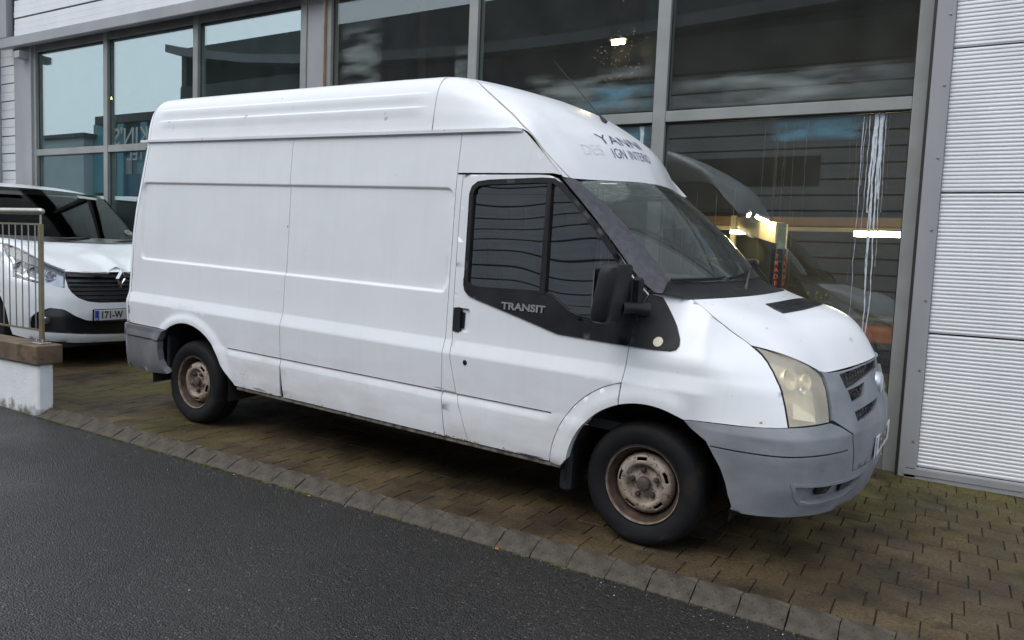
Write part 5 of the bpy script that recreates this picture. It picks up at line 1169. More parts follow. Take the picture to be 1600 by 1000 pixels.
# bolt on cap
# mirrors
for mir in (1, -1):
    mr_ = vb(MB(), 'x', None) if False else None
    v = []; f = []
    rows = [(1.163, .62, .6), (1.172, .82, .85), (1.20, .95, 1), (1.30, 1, 1), (1.40, .98, 1), (1.438, .93, .96), (1.45, .80, .8), (1.453, .55, .5)]
    ring = []
    for k in range(20):
        t = 2 * math.pi * k / 20; cx_, cy_ = math.cos(t), math.sin(t); e = .42
        ring.append((math.copysign(abs(cx_) ** e, cx_), math.copysign(abs(cy_) ** e, cy_)))
    for (z_, ky, kx) in rows:
        lean = (z_ - 1.3) * .16
        for (a, b_) in ring: v.append((-.150 + a * .055 * kx + lean + b_ * .012 * 0, mir * (-1.135 + b_ * .105 * ky), z_))
    n = len(ring)
    for i in range(len(rows) - 1):
        for k in range(n): k2 = (k + 1) % n; f.append([i * n + k, i * n + k2, (i + 1) * n + k2, (i + 1) * n + k])
    f.append(list(range(n))[::-1]); f.append(list(range((len(rows) - 1) * n, len(rows) * n)))
    mo_ = vb(MB().add(v, f), 'door_mirror', M['plastic'], smooth=True)
    vb(MB().box(-.2125, -.2075, -1.215 if mir > 0 else 1.055, -1.055 if mir > 0 else 1.215, 1.20, 1.425), 'mirror_glass', M['chrome'], mo_)
    vb(MB().tube([(-.12, mir * -1.07, 1.235), (-.075, mir * -1.01, 1.235), (-.03, mir * -.955, 1.225)], [.034, .028, .040], 12), 'mirror_arm', M['plastic'], mo_, smooth=True)
    vb(MB().box(-.105, -.05, -1.010 if mir > 0 else .965, -.965 if mir > 0 else 1.010, 1.24, 1.385), 'mirror_bracket', M['plastic'], mo_, bevel=.012)
# wipers
def wiper(p0, p1, q0, q1):
    a = WS(np.array([p0[0]]), np.array([p0[1]]), .025)[0]; b_ = WS(np.array([p1[0]]), np.array([p1[1]]), .03)[0]
    wp = vb(MB().tube([a, (a + b_) / 2 + np.array([0, 0, .012]), b_], [.010, .007, .005], 6), 'wiper_arm', M['gloss_black'])
    c = WS(np.array([q0[0]]), np.array([q0[1]]), .010)[0]; d = WS(np.array([q1[0]]), np.array([q1[1]]), .010)[0]; mpt = [WS(np.array([q0[0] * (1 - t) + q1[0] * t]), np.array([q0[1] * (1 - t) + q1[1] * t]), .011)[0] for t in np.linspace(0, 1, 10)]
    vb(MB().tube(mpt, .006, 5), 'wiper_blade', M['gloss_black'], wp)
wiper((1.12, -.28), (.93, .22), (.985, -.32), (.91, .62)); wiper((1.16, .62), (.95, .80), (.99, -.98), (.975, -.40))
# emblem and number plate
em = vb(MB().lathe([(0, .034), (.045, .030), (.060, .018), (.064, 0), (.058, -.03), (.045, -.06)], 28, 'x', (.930, -.035, .868)), 'front_badge', M['badge'], smooth=True)
pb = vb(MB().box(.984, .990, -.265, .255, .512, .624), 'number_plate', M['plate_w'], bevel=.002)
vb(MB().box(.9902, .9910, -.263, -.228, .514, .622), 'plate_band', M['plate_b'], pb)
me = text_mesh('06-MN-10', .098, .0003, .003, 'CENTER', .78)
for v in me.vertices: v.co = Vector(rk(np.array([.9912 + v.co.z, .005 + .008 + v.co.x, .535 + v.co.y])))
link('plate_lettering', me, M['plate_k'], pb)
# sills, underbody, wheel tubs
for mir in (1, -1):
    y0_, y1_ = sorted((mir * -.948, mir * -.85))
    vb(MB().box(-3.20, -.46, y0_, y1_, .315, .3425), 'sill_underside', M['rust'], bevel=.006)
    for c_, xr in ((FC, FR), (RC, RR_)):
        v = []; f = []; n = 22
        for i, a in enumerate(np.linspace(-8, 188, n)):
            for y_ in (-.955, -.62): v.append((c_[0] + (xr + .012) * math.cos(R(a)), mir * y_, c_[1] + (xr + .012) * math.sin(R(a))))
        for i in range(n - 1): f.append([2 * i, 2 * i + 2, 2 * i + 3, 2 * i + 1])
        v2 = [(c_[0] + (xr + .012) * math.cos(R(a)), mir * -.62, c_[1] + (xr + .012) * math.sin(R(a))) for a in np.linspace(-8, 188, n)]; b_ = len(v); v += v2; f.append(list(range(b_, b_ + n)))
        vb(MB().add(v, f), 'wheel_arch_liner', M['dark'])
    vb(MB().box(-.475, -.405, *sorted((mir * -.935, mir * -.74)), .185, .50), 'mud_flap', M['plastic'], bevel=.02)
    vb(MB().box(-4.085, -4.055, *sorted((mir * -.94, mir * -.84)), .335, .62), 'mud_flap', M['plastic'], bevel=.012)
for nm_, a in (('underbody', (-3.25, -.50, -.86, .86, .34, .40)), ('underbody', (-4.6, -4.2, -.86, .86, .33, .40)), ('underbody', (.42, .72, -.70, .70, .36, .42)), ('underbody', (-4.2, .40, -.60, .60, .36, .42)), ('fuel_tank', (-2.4, -1.6, -.75, -.25, .22, .36))): vb(MB().box(*a), nm_, M['dark'])
vw(MB().tube([(-3.75, -.75, .322), (-3.75, .75, .322)], .06, 8), 'rear_axle', M['dark']); vw(MB().tube([(0, -.75, .322), (0, .75, .322)], .04, 8), 'front_axle', M['dark'])
# inner dark shell so gaps read black
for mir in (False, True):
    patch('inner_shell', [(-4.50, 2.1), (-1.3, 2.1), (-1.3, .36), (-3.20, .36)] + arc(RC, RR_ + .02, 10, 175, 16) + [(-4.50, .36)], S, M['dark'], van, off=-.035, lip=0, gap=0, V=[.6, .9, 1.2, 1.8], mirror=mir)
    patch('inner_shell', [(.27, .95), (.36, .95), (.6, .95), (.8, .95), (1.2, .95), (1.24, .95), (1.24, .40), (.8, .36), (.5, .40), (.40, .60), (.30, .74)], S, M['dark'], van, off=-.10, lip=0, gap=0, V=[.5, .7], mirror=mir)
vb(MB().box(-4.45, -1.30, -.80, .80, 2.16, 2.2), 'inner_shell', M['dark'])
# cab interior
cab = [('cab_floor', (-1.30, .1, -.84, .84, .55, .60), M['inner']), ('bulkhead', (-1.36, -1.32, -.86, .86, .5, 2.12), M['inner'])]
for n_, a, mt in cab: vb(MB().box(*a), n_, mt)
v = [(-1.3, -.84, 1.93), (-.62, -.80, 1.86), (-.62, .80, 1.86), (-1.3, .84, 1.93)]; vb(MB().add(v + [(a, b_, c + .02) for a, b_, c in v], [(0, 1, 2, 3), (7, 6, 5, 4), (0, 4, 5, 1), (1, 5, 6, 2), (2, 6, 7, 3), (3, 7, 4, 0)]), 'headlining', M['inner'])
pr = [(-.38, 1.02), (-.36, 1.20), (-.28, 1.28), (-.10, 1.31), (-.02, 1.30), (.0, 1.26), (.0, .9), (-.1, .7), (-.30, .75)]
v = [(x_, y_, z_) for y_ in (-.76, .76) for x_, z_ in pr]; n = len(pr); vb(MB().add(v, [tuple(range(n)), tuple(range(n, 2 * n))[::-1]] + [(i, n + i, n + (i + 1) % n, (i + 1) % n) for i in range(n)]), 'dashboard', M['dash'], bevel=.012)
vb(MB().box(-.25, -.05, -.55, -.20, 1.30, 1.375), 'instrument_hood', M['dash'], bevel=.03, seg=2)
T_ = [(-.36 + .19 * math.cos(t) * .5, -.38 + .19 * math.sin(t), 1.24 + .19 * math.cos(t) * .85) for t in np.linspace(0, 2 * math.pi, 25)]; vb(MB().tube(T_, .014, 8), 'steering_wheel', M['gloss_black'])
for (ya, yb) in ((-.66, -.16), (-.02, .66)):
    st_ = vb(MB().box(-1.12, -.60, ya, yb, .80, .95), 'seat', M['inner'], bevel=.04, seg=2)
    v = [(-1.20, ya, .93), (-1.06, ya, .93), (-1.18, ya + .03, 1.52), (-1.27, ya + .03, 1.52)]; v += [(a, yb if k < 2 else yb - .03, c) for k, (a, b_, c) in enumerate(v)]
    vb(MB().add(v, [(0, 1, 2, 3), (7, 6, 5, 4), (0, 4, 5, 1), (1, 5, 6, 2), (2, 6, 7, 3), (3, 7, 4, 0)]), 'backrest', M['inner'], st_, bevel=.03, seg=2)
    vb(MB().box(-1.28, -1.18, (ya + yb) / 2 - .13, (ya + yb) / 2 + .13, 1.55, 1.74), 'headrest', M['inner'], st_, bevel=.04, seg=2)
# rust spots and scuffs as thin patches are in the paint; bigger chips on the sill lip
sr = MB()
for _ in range(60):
    x_ = random.choice([random.uniform(-3.1, -.5), random.uniform(-1.35, -1.0), random.uniform(-3.2, -2.6)]); z_ = .345 + abs(random.gauss(0, .007)); w_ = random.uniform(.004, .02); p = S(np.array([x_, x_ + w_, x_ + w_ * .5]), np.array([z_, z_ + .001, z_ + random.uniform(.002, .009)])); p[:, 1] -= .0012; sr.add([tuple(q_) for q_ in p], [(0, 1, 2)])
for _ in range(14):
    x_, z_ = random.gauss(-3.09, .05), random.gauss(.43, .02); w_ = random.uniform(.002, .007); p = S(np.array([x_, x_ + w_, x_ + w_ * .5, x_ - w_ * .2]), np.array([z_, z_ + w_ * .2, z_ + w_, z_ + w_ * .7])); p[:, 1] -= .0012; sr.add([tuple(q_) for q_ in p], [(0, 1, 2, 3)])
def blob(name, u0, z0, ru, rz, mt, n=14, seed=1, par=None):
    r = random.Random(seed); q_ = [(u0 + ru * math.cos(a) * r.uniform(.6, 1.15), z0 + rz * math.sin(a) * r.uniform(.6, 1.15)) for a in np.linspace(0, 6.28, n, endpoint=False)]
    return patch(name, q_, S, mt, par or van, off=.0013, lip=0, gap=0, U=[], V=[], L=1)
blob('rust_spot', .461, .756, .006, .006, M['rust_orange'], seed=2); blob('rust_stain', .463, .757, .016, .011, M['rust_halo'], seed=3).location = tuple(Vector((0, .0006, 0)))
blob('blue_scrape', -.66, .352, .10, .0045, M['blue_ink'], seed=5); blob('bare_metal_scrape', -2.93, .362, .075, .010, M['scrape'], seed=6); blob('bare_metal_scrape', -.80, .350, .05, .005, M['scrape'], seed=7)
blob('rust_spot', -1.225, .352, .03, .005, M['rim_rust'], seed=8); blob('rust_spot', -1.30, .635, .035, .0022, M['rust'], seed=9); blob('rust_spot', -.30, .60, .012, .004, M['rust'], seed=10); blob('paint_chip', -2.718, 1.53, .006, .008, M['rust'], seed=11)
o = vb(sr, 'paint_chips', M['rim_rust']); o['kind'] = 'stuff'

# ------------------------------------------------------------------ wheels
def wheel(loc, right=True, rot=0, steer=0, RT=.325, width=.19):
    t = bpy.data.objects.new('wheel', None); COL.objects.link(t); t.parent = van; t.location = loc; t.rotation_euler = (0, rot, (0 if right else math.pi) + steer)
    return t
def tyre_mesh():
    # outer face towards -y; profile (radius, y)
    RT = .325
    pr = [(.196, -.004), (.203, -.014), (.212, -.012), (.232, -.022), (.262, -.027), (.285, -.024), (.300, -.016), (.309, -.008), (.312, -.004)]
    tread = [(.3165, .004), (.3215, .014), (.324, .030)]
    for gy in (.045, .075, .105, .135): tread += [(.325, gy - .006), (.318, gy - .0055), (.318, gy + .0045), (.325, gy + .005)]
    tread += [(.324, .155), (.3215, .170), (.3165, .180)]
    pr = pr + tread + [(.300, .198), (.262, .205), (.212, .19), (.196, .18)]
    n = 120; v = []; f = []; m_ = len(pr)
    for k in range(n):
        a = 2 * math.pi * k / n
        for i, (r_, h_) in enumerate(pr):
            blk = .0022 if (8 <= i <= 11 or i >= len(pr) - 7) and k % 3 == 0 and r_ > .305 else 0
            rr_ = r_ - blk; z_ = rr_ * math.cos(a); x_ = rr_ * math.sin(a)
            # flatten the contact patch a little
            if z_ < -.3205: z_ = -.3205 - (z_ + .3205) * .1 * -1 if False else -.3215 + (z_ + .3205) * .15
            bul = 1 + .0
            v.append((x_, h_ - (.007 if (z_ < -.25 and .22 < rr_ < .31 and h_ < 0) else 0), z_))
    for k in range(n):
        k2 = (k + 1) % n
        for i in range(m_ - 1): f.append((k * m_ + i, k * m_ + i + 1, k2 * m_ + i + 1, k2 * m_ + i))
    return v, f
def disc_mesh():
    # pressed steel disc: radius -> depth (y grows inward)
    rr = np.r_[.028, .034, .044, .055, .062, .072, .082, .090, .098, .104, .110, .116, .124, .132, .140, .148, .156, .162]
    dp = np.interp(rr, [.0, .060, .085, .094, .103, .112, .135, .150, .158, .162], [.040, .040, .042, .034, .012, .006, .010, .026, .050, .068])
    n = 90; v = []; f = []
    for k in range(n):
        a = 2 * math.pi * k / n
        for r_, d_ in zip(rr, dp):
            lob = .007 * math.cos(5 * a) * math.exp(-((r_ - .080) / .012) ** 2)
            v.append((r_ * math.sin(a), d_ - lob, r_ * math.cos(a)))
    m_ = len(rr)
    for k in range(n):
        k2 = (k + 1) % n; am = 2 * math.pi * (k + .5) / n
        for i in range(m_ - 1):
            rc_ = (rr[i] + rr[i + 1]) / 2
            da = (math.degrees(am) + 36 * 0) % 72; da = min(da, 72 - da)
            if .124 < rc_ < .142 and da < 11.5: continue
            f.append((k * m_ + i, k2 * m_ + i, k2 * m_ + i + 1, k * m_ + i + 1))
    return v, f
tv, tf_ = tyre_mesh(); dv_, df_ = disc_mesh()
wproto = wheel((0, -.905, .322), rot=R(-7))
ty = mesh('tyre', tv, tf_, M['tyre'], wproto, smooth=True); ty.data.set_sharp_from_angle(angle=R(35))
rm_ = MB().lathe([(.198, .004), (.2035, -.004), (.206, -.011), (.202, -.0135), (.197, -.010), (.1955, .002)], 72, 'y').build('rim', M['rim_rust'], wproto, smooth=True)
MB().lathe([(.1955, .002), (.191, .014), (.184, .028), (.176, .042), (.168, .060), (.164, .085), (.164, .15), (.175, .17)], 60, 'y').build('rim_barrel', M['barrel'], rm_, smooth=True)
dm = mesh('wheel_disc', dv_, df_, M['rim'], rm_, smooth=True); sm_ = dm.modifiers.new('solid', 'SOLIDIFY'); sm_.thickness = .004; sm_.offset = 0
bmx = MB().lathe([(.0, .085), (.165, .085)], 32, 'y').build('brake_drum', M['rim_dark'], wproto)
hc = MB().lathe([(0, -.004), (.026, -.003), (.034, .002), (.037, .012), (.037, .045)], 28, 'y').build('hub_cap', M['hub'], wproto, smooth=True)
ring_ = MB().lathe([(.037, .030), (.040, .029), (.042, .034), (.042, .045)], 28, 'y').build('hub_ring', M['rim'], hc, smooth=True)
for k in range(5):
    a = 2 * math.pi * k / 5 + math.pi / 5 * 0; cx_, cz_ = .070 * math.sin(a), .070 * math.cos(a)
    MB().lathe([(0, .010), (.008, .010), (.0125, .015), (.014, .020), (.014, .044)], 10, 'y', (cx_, 0, cz_)).build('wheel_nut', M['nut'], wproto)
def copy_tree(o, parent=None):
    c = o.copy(); COL.objects.link(c); c.parent = parent
    for ch in [x_ for x_ in bpy.data.objects if x_.parent == o and x_ != c]: copy_tree(ch, c)
    return c
def all_children(o): return [x_ for x_ in bpy.data.objects if x_.parent == o]
wkids = all_children(wproto)
for loc, right, rot in (((-3.75, -.905, .322), True, R(33)), ((0, .905, .322), False, 0), ((-3.75, .905, .322), False, R(20))):
    t = wheel(loc, right, rot)
    for ch in wkids:
        c = ch.copy(); COL.objects.link(c); c.parent = t
        for g_ in all_children(ch):
            if g_ != c: d = g_.copy(); COL.objects.link(d); d.parent = c

# ------------------------------------------------------------------ second van, surfaces (x forward from its nose, y left, z up)
TZ = np.array([.20, .32, .55, .72, .88, 1.0, 1.12, 1.25])
TT = np.array([
 [(-.75,.93),(-.45,.92),(-.27,.82),(-.15,.62),(-.09,.38),(-.07,0)],
 [(-.75,.95),(-.42,.94),(-.22,.84),(-.09,.62),(-.03,.38),(-.01,0)],
 [(-.75,.97),(-.42,.955),(-.22,.85),(-.09,.62),(-.03,.38),(0,0)],
 [(-.75,.978),(-.44,.955),(-.25,.845),(-.12,.62),(-.06,.38),(-.03,0)],
 [(-.75,.975),(-.47,.94),(-.29,.82),(-.17,.60),(-.11,.37),(-.08,0)],
 [(-.75,.965),(-.53,.90),(-.36,.77),(-.25,.57),(-.18,.35),(-.14,0)],
 [(-.78,.945),(-.62,.86),(-.47,.73),(-.36,.54),(-.29,.33),(-.25,0)],
 [(-.85,.91),(-.72,.82),(-.60,.70),(-.50,.52),(-.43,.32),(-.40,0)]])
TTf = np.array([crv(np.array(TT[k], float), np.linspace(0, 5, 41)) for k in range(len(TZ))])
def T(s, z):
    """s in 0..1 round the nose from the right side to the centre; s < 0 runs back along the side"""
    s = np.asarray(s, float); z = np.asarray(z, float); s, z = np.broadcast_arrays(s, z); sh = s.shape; s = s.ravel(); z = z.ravel(); fl = s > 1; s = np.where(fl, 2 - s, s)
    u = np.clip(s, 0, 1) * 40; i0 = np.clip(np.floor(u).astype(int), 0, 39); fu = (u - i0)[:, None]
    cols = TTf[:, i0] * (1 - fu) + TTf[:, i0 + 1] * fu; zi = np.interp(z, TZ, np.arange(len(TZ))); n = len(TZ); i = np.clip(np.floor(zi).astype(int), 0, n - 2); f = (zi - i)[:, None]; ar = np.arange(len(z))
    p = cols[i, ar] * (1 - f) + cols[i + 1, ar] * f
    X = p[:, 0] + np.minimum(s, 0); return np.stack([X, np.where(fl, p[:, 1], -p[:, 1]), z], -1).reshape(sh + (3,))
TMX, TMY, TMYAW = -7.80, 5.05, -0.03
tX = Vector((math.cos(TMYAW) * math.cos(PIT), math.sin(TMYAW) * math.cos(PIT), -math.sin(PIT))); tY = Vector((-math.sin(TMYAW), math.cos(TMYAW), 0)); tZ = tX.cross(tY)
tm_ = Matrix((tX, tY, tZ)).transposed().to_4x4(); tm_.translation = (TMX, TMY, gz(TMX))
v2 = empty('compact_van', mat=tm_, label='smaller modern white van with black grille parked behind the big van, plate 171-W', cat='van')
rk_keep = rk
rk = lambda p: np.asarray(p, float)
M['paint2'] = mk('clean_white_paint', (.72, .74, .76), (.75, .77, .79), 2, .22, coat=.5)
M['glass2'] = glassm('green_tint_windscreen', (.12, .17, .145), 1.13, .003, 1.4)
M['lamp2'] = glassm('clear_lamp_lens', (.88, .9, .92), 1.5)
M['silver2'] = mk('lamp_silver', (.55, .57, .6), (.4, .42, .45), 9, .25, metal=.7)
mirs = lambda L_: [(2 - a, b_) for a, b_ in L_]
TV = list(np.arange(.24, 1.26, .04))
lampo = [(.102, 1.261), (.151, 1.263), (.301, 1.204), (.41, 1.145), (.519, 1.074), (.642, 1.015), (.634, .92), (.626, .835), (.475, .870), (.322, .908), (.214, .933), (.207, 1.0), (.202, 1.059), (.165, 1.10), (.139, 1.132), (.105, 1.19)]
gril = [(.644, 1.002), (.80, .992), (.94, .988), (.962, 1.025), (.992, 1.053), (1.008, 1.053), (1.038, 1.025), (1.06, .988), (1.20, .992), (1.356, 1.002), (1.365, .93), (1.345, .85), (1.319, .79), (1.27, .735), (1.20, .70), (1.13, .680), (.87, .680), (.80, .695), (.73, .735), (.681, .79), (.655, .84), (.636, .93)]
lowb = [(.367, .411), (.362, .47), (.385, .54), (.426, .585), (.517, .633), (.60, .618), (.632, .600), (.70, .545), (.778, .500), (.86, .482), (1.14, .482), (1.222, .500), (1.30, .545), (1.368, .600), (1.40, .618), (1.483, .633), (1.574, .585), (1.615, .54), (1.638, .47), (1.633, .411), (1.56, .385), (1.37, .365), (1.0, .330), (.63, .365), (.44, .385)]
top_r = [(-.02, 1.25), (.04, 1.255), (.102, 1.261)]
nose_loop = [(-.03, 1.25), (.04, 1.255)] + [(.102, 1.261)] + [(.30, 1.212), (.41, 1.152), (.519, 1.082), (.642, 1.022), (.80, 1.0), (.93, .996), (.955, 1.035), (.99, 1.062), (1.01, 1.062), (1.045, 1.035), (1.07, .996), (1.20, 1.0), (1.358, 1.022), (1.481, 1.082), (1.59, 1.152), (1.70, 1.212), (1.898, 1.261), (2.03, 1.25), (2.03, .32), (1.82, .33), (1.57, .30), (1.3, .262), (1.0, .25), (.7, .262), (.43, .30), (.19, .345), (.165, .42), (.135, .60), (.085, .72), (-.03, .79)]
T2 = lambda s, z: np.where(np.asarray(s)[..., None] > 2, T(np.minimum(s, 2), z) + np.stack([-(np.maximum(np.asarray(s) - 2, 0)), 0 * np.asarray(s), 0 * np.asarray(s)], -1), T(s, z))
ns_ = patch('front_panel', nose_loop, T2, M['paint2'], v2, U=np.arange(-.03, 2.03, .04), V=TV, holes=[lampo, mirs(lampo), gril, lowb], gap=.001, lip=.03, mm=.01)
for mir, L_ in ((0, lampo), (1, mirs(lampo))):
    hl2 = patch('headlamp', L_, T2, M['silver2'], v2, off=-.07, lip=0, gap=-.01, U=np.arange(0, 2, .04), V=TV)
    patch('lens', L_, T2, M['lamp2'], hl2, off=.001, lip=0, gap=.002, U=np.arange(0, 2, .04), V=TV)
    cc = (lambda a: a) if not mir else (lambda a: 2 - a)
    for (s_, z_, r_) in ((.30, 1.03, .055), (.42, .985, .06), (.545, .955, .05)):
        p = T(np.array([cc(s_)]), np.array([z_]))[0]; MB().lathe([(0, -.05), (.5 * r_, -.045), (r_, -.01), (r_ * 1.08, -.012), (r_ * 1.05, -.04)], 22, 'x', tuple(p + np.array([-.025, 0, 0]))).build('reflector', M['chrome'], hl2, smooth=True)
    patch('lamp_divider', [(cc(.21), .99), (cc(.215), .97), (cc(.45), .905), (cc(.45), .925)], T2, M['silver2'], hl2, off=-.02, lip=.03, gap=0, U=[], V=[])
    patch('lamp_shade', [(cc(a), b_) for a, b_ in [(.11, 1.25), (.30, 1.198), (.45, 1.11), (.46, 1.04), (.30, 1.10), (.16, 1.15)]], T2, mk('lamp_grey', (.16, .165, .17), None, 5, .5) if not mir else bpy.data.materials['lamp_grey'], hl2, off=-.012, lip=.02, gap=0, U=[], V=[])
gr2 = patch('grille', gril, T2, M['gloss_black'], v2, off=-.035, lip=0, gap=-.008, U=np.arange(.6, 1.4, .04), V=TV)
for i, z_ in enumerate((.90, .855, .81, .765, .72)):
    a_ = np.interp(z_, [.68, .74, .80, .86, .93, 1.0], [.86, .735, .685, .66, .645, .648]) + .012
    patch('grille_bar', [(a_, z_), (2 - a_, z_), (2 - a_, z_ + .014), (a_, z_ + .014)], T2, M['gloss_black'], gr2, off=-.010, lip=.02, gap=0, U=[], V=[], L=.06)
patch('grille_top_bar', [(.655, .955), (.94, .945), (1.06, .945), (1.345, .955), (1.35, .985), (1.05, .978), (.95, .978), (.652, .985)], T2, M['gloss_black'], gr2, off=-.004, lip=.03, gap=0, U=[], V=[], L=.06)
bc = T(np.array([1.0]), np.array([.935]))[0] + np.array([.0, 0, 0])
dia = [(0, .112), (.062, 0), (0, -.112), (-.062, 0)]; din = [(0, .062), (.030, 0), (0, -.062), (-.030, 0)]
v = [(bc[0] + .012, bc[1] + a, bc[2] + b_) for a, b_ in dia] + [(bc[0] + .034, bc[1] + a * .62, bc[2] + b_ * .62) for a, b_ in dia] + [(bc[0] + .014, bc[1] + a, bc[2] + b_) for a, b_ in din]
f = [(i, (i + 1) % 4, 4 + (i + 1) % 4, 4 + i) for i in range(4)] + [(4 + i, 4 + (i + 1) % 4, 8 + (i + 1) % 4, 8 + i) for i in range(4)]
mesh('badge', v, f, M['chrome'], gr2)
lb2 = patch('lower_grille', lowb, T2, M['gloss_black'], v2, off=-.03, lip=0, gap=-.006, U=np.arange(.3, 1.7, .05), V=TV)
for s_ in (.492, 1.508):
    p = T(np.array([s_]), np.array([.509]))[0]; MB().lathe([(0, .01), (.03, .008), (.036, 0), (.04, -.02)], 18, 'x', tuple(p + np.array([.0, 0, 0]))).build('fog_lamp', M['chrome'], lb2, smooth=True)
# bonnet and windscreen of the second van
bfr = plc([tuple(T2(np.array([a]), np.array([b_]))[0]) for a, b_ in [(-.02, 1.252), (.102, 1.263), (.30, 1.214), (.41, 1.154), (.519, 1.084), (.642, 1.024), (.80, 1.002), (1.0, 1.003), (1.20, 1.002), (1.358, 1.024), (1.481, 1.084), (1.59, 1.154), (1.70, 1.214), (1.898, 1.263), (2.02, 1.252)]])
wb2 = lambda t: np.array([-1.06 + .20 * (1 - abs(2 * t - 1) ** 2), (2 * t - 1) * .86, 1.292 + .008 * (1 - abs(2 * t - 1))])
wt2 = lambda t: np.array([-1.84 + .05 * (1 - abs(2 * t - 1) ** 2), (2 * t - 1) * .775, 1.872 + .022 * (1 - abs(2 * t - 1) ** 2)])
o = ribbon('bonnet', wb2, bfr, M['paint2'], v2, 60, 14, .035, bdir=(.2, 0, 1))
o = ribbon('windscreen', lambda t: wt2(.02 + .96 * t), lambda t: wb2(.03 + .94 * t), M['glass2'], v2, 40, 14, .03, bdir=(.6, 0, .7))
ribbon('screen_border', lambda t: wb2(t) + np.array([.045, 0, -.0]), lambda t: wb2(t) + np.array([-.05, 0, .05]), M['gloss_black'], v2, 40, 3)
for t_ in (0.0, 1.0):
    sg = -1 if t_ == 0 else 1
    ribbon('windscreen_pillar', lambda s_, t_=t_: (wt2(.03 if t_ == 0 else .97) * (1 - s_) + wb2(.045 if t_ == 0 else .955) * s_) + np.array([.02 * math.sin(math.pi * s_), 0, .022 * math.sin(math.pi * s_)]), lambda s_, t_=t_, sg=sg: (wt2(t_) + np.array([-.03, sg * .03, -.03])) * (1 - s_) + (wb2(t_) + np.array([-.02, sg * .05, -.02])) * s_ + np.array([.01, 0, 0]), M['gloss_black'], v2, 16, 3)
rf = MB(); v = []; f = []
xs2 = [(-1.80, .0), (-1.95, .03), (-2.2, .055), (-2.8, .075), (-4.9, .06)]
for x_, dz in xs2:
    for y_ in np.linspace(-1, 1, 17): v.append((x_ - .05 * abs(y_) ** 2 * (x_ > -2), y_ * .83 , 1.895 + dz - .065 * abs(y_) ** 5 - .02 * abs(y_) ** 2))
for i in range(len(xs2) - 1):
    for k in range(16): q_ = i * 17 + k; f.append((q_, q_ + 17, q_ + 18, q_ + 1))
mesh('roof', v, f, M['paint2'], v2, smooth=True)
for sg in (-1, 1):
    v = [(-1.05, sg * .91, 1.25), (-1.82, sg * .81, 1.84), (-4.9, sg * .83, 1.86), (-4.9, sg * .95, 1.25)]; mesh('side_window_band', v, [(0, 1, 2, 3) if sg < 0 else (3, 2, 1, 0)], M['gloss_black'], v2)
    v = [(-.73, sg * .975, 1.245), (-1.05, sg * .945, 1.25), (-4.9, sg * .955, 1.25), (-4.9, sg * .97, .3), (-1.45, sg * .972, .3), (-1.40, sg * .972, .55), (-1.22, sg * .972, .74), (-1.0, sg * .972, .80), (-.78, sg * .972, .785)]; mesh('side_panel', v, [tuple(range(9)) if sg < 0 else tuple(range(9))[::-1]], M['paint2'], v2)
    for wx in (-.98, -4.05):
        w2 = bpy.data.objects.new('wheel', None); COL.objects.link(w2); w2.parent = v2; w2.location = (wx, sg * .80, .335)
        MB().lathe([(.20, -.11), (.25, -.125), (.31, -.115), (.335, -.08), (.335, .08), (.30, .11)], 40, 'y').build('tyre', M['tyre'], w2, smooth=True)
        MB().lathe([(0, -.10), (.06, -.105), (.10, -.085), (.17, -.10), (.20, -.112), (.20, .0)], 30, 'y').build('rim', M['silver2'], w2, smooth=True)
mesh('rear_face', [(-4.9, -.95, .3), (-4.9, .95, .3), (-4.9, .95, 1.25), (-4.9, .83, 1.9), (-4.9, -.83, 1.9), (-4.9, -.95, 1.25)], [(0, 1, 2, 3, 4, 5)], M['paint2'], v2)
MB().box(-4.8, -1.45, -.9, .9, .22, .32).build('underbody', M['dark'], v2); MB().box(-.55, -.10, -.62, .62, .22, .28).build('underbody', M['dark'], v2); MB().box(-1.5, -.5, -.66, .66, .24, 1.0).build('engine_bay', M['dark'], v2)
MB().box(-1.7, -1.0, -.82, .82, 1.02, 1.24).build('dashboard', M['dash'], v2)
for y_ in (-.42, .30):
    s_ = MB().box(-2.35, -2.2, y_ - .22, y_ + .22, .9, 1.52).build('seat', M['inner'], v2, bevel=.05, seg=2); MB().box(-2.36, -2.26, y_ - .13, y_ + .13, 1.56, 1.74).build('headrest', M['inner'], s_, bevel=.04, seg=2)
MB().box(-2.6, -2.55, -.8, .8, .5, 1.85).build('bulkhead', M['inner'], v2)
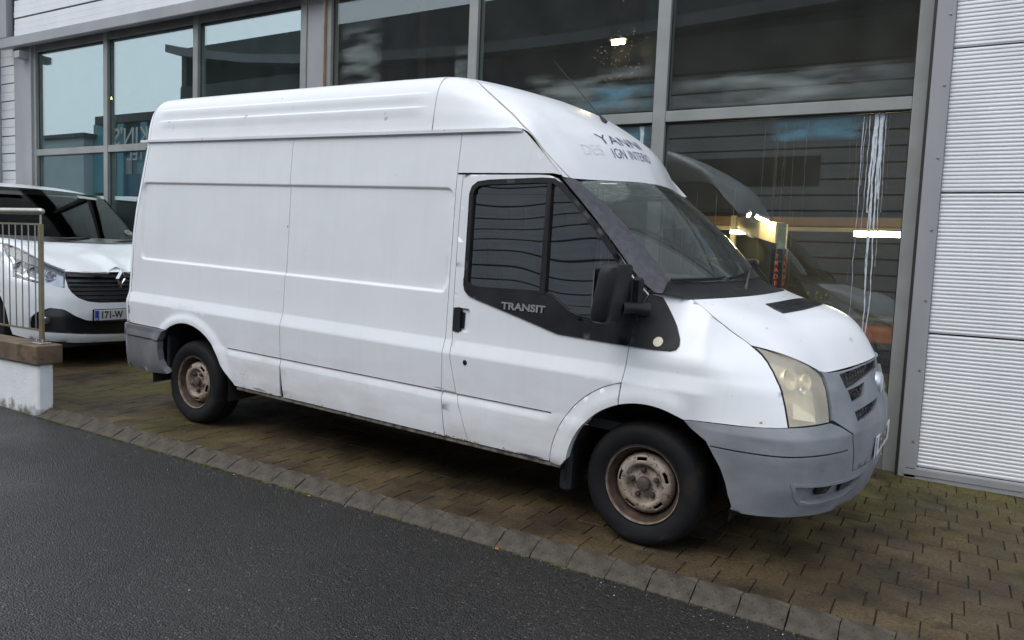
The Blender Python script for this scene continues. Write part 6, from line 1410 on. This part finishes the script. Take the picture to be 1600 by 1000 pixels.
ribbon('sun_visor', lambda t: wt2(.10 + .22 * t) * .88 + wb2(.10 + .22 * t) * .12 + np.array([.028, 0, .026]), lambda t: wt2(.10 + .22 * t) * .80 + wb2(.10 + .22 * t) * .20 + np.array([.03, 0, .03]), M['inner'], v2, 6, 2)
stk = film('tax_sticker', (.30, .42, .34), .9, 6, (4, 4, 4), .2, .5)
def scr_pt(t, k, off=.006): p = wt2(t) * (1 - k) + wb2(t) * k; b_ = .03 * 4 * k * (1 - k) + off; return p + np.array([.6, 0, .7]) * b_
mesh('visor_sticker', [scr_pt(.755, .07), scr_pt(.755, .13), scr_pt(.915, .13), scr_pt(.915, .07)], [(0, 1, 2, 3)], mk('sticker_pale', (.25, .36, .28), (.4, .48, .4), 30, .5), v2)
ring2 = [scr_pt(.93 + .028 * math.cos(a), .80 + .045 * math.sin(a), .012) for a in np.linspace(0, 2 * math.pi, 21)]
MB().tube(ring2, .004, 5).build('screen_sticker', M['plate_w'], v2)
MB().tube([scr_pt(.912, .79, .012), scr_pt(.925, .78, .012), scr_pt(.933, .82, .012), scr_pt(.948, .81, .012)], .005, 5).build('screen_sticker', M['plate_w'], v2)
pp = T(np.array([1.0]), np.array([.55]))[0]
p2 = MB().box(.012, .020, -.355, .165, .497, .607).build('number_plate', M['plate_w'], v2, bevel=.003)
MB().box(.0202, .0212, -.352, -.310, .500, .604).build('plate_band', M['plate_b'], p2)
MB().box(.006, .0118, -.372, .182, .487, .617).build('plate_holder', M['gloss_black'], p2, bevel=.004)
me = text_mesh('171-W', .106, .0003, .0032, 'LEFT', .8); o = link('plate_lettering', me, M['plate_k'], p2); o.matrix_local = Matrix(((0, 0, 1, .0208), (1, 0, 0, -.292), (0, 1, 0, .518), (0, 0, 0, 1)))
me = text_mesh('IRL', .022, .0003, .001, 'LEFT', 1); o = link('plate_lettering', me, M['plate_w'], p2); o.matrix_local = Matrix(((0, 0, 1, .0215), (1, 0, 0, -.349), (0, 1, 0, .508), (0, 0, 0, 1)))
w2_ = MB(); 
for a_, b_ in ((.35, .97), (.72, .97)):
    MB().tube([scr_pt(a_, 1.0, .02), scr_pt(a_ + .12, .97, .03), scr_pt(a_ + .22, .93, .02)], .008, 5).build('wiper', M['gloss_black'], v2)
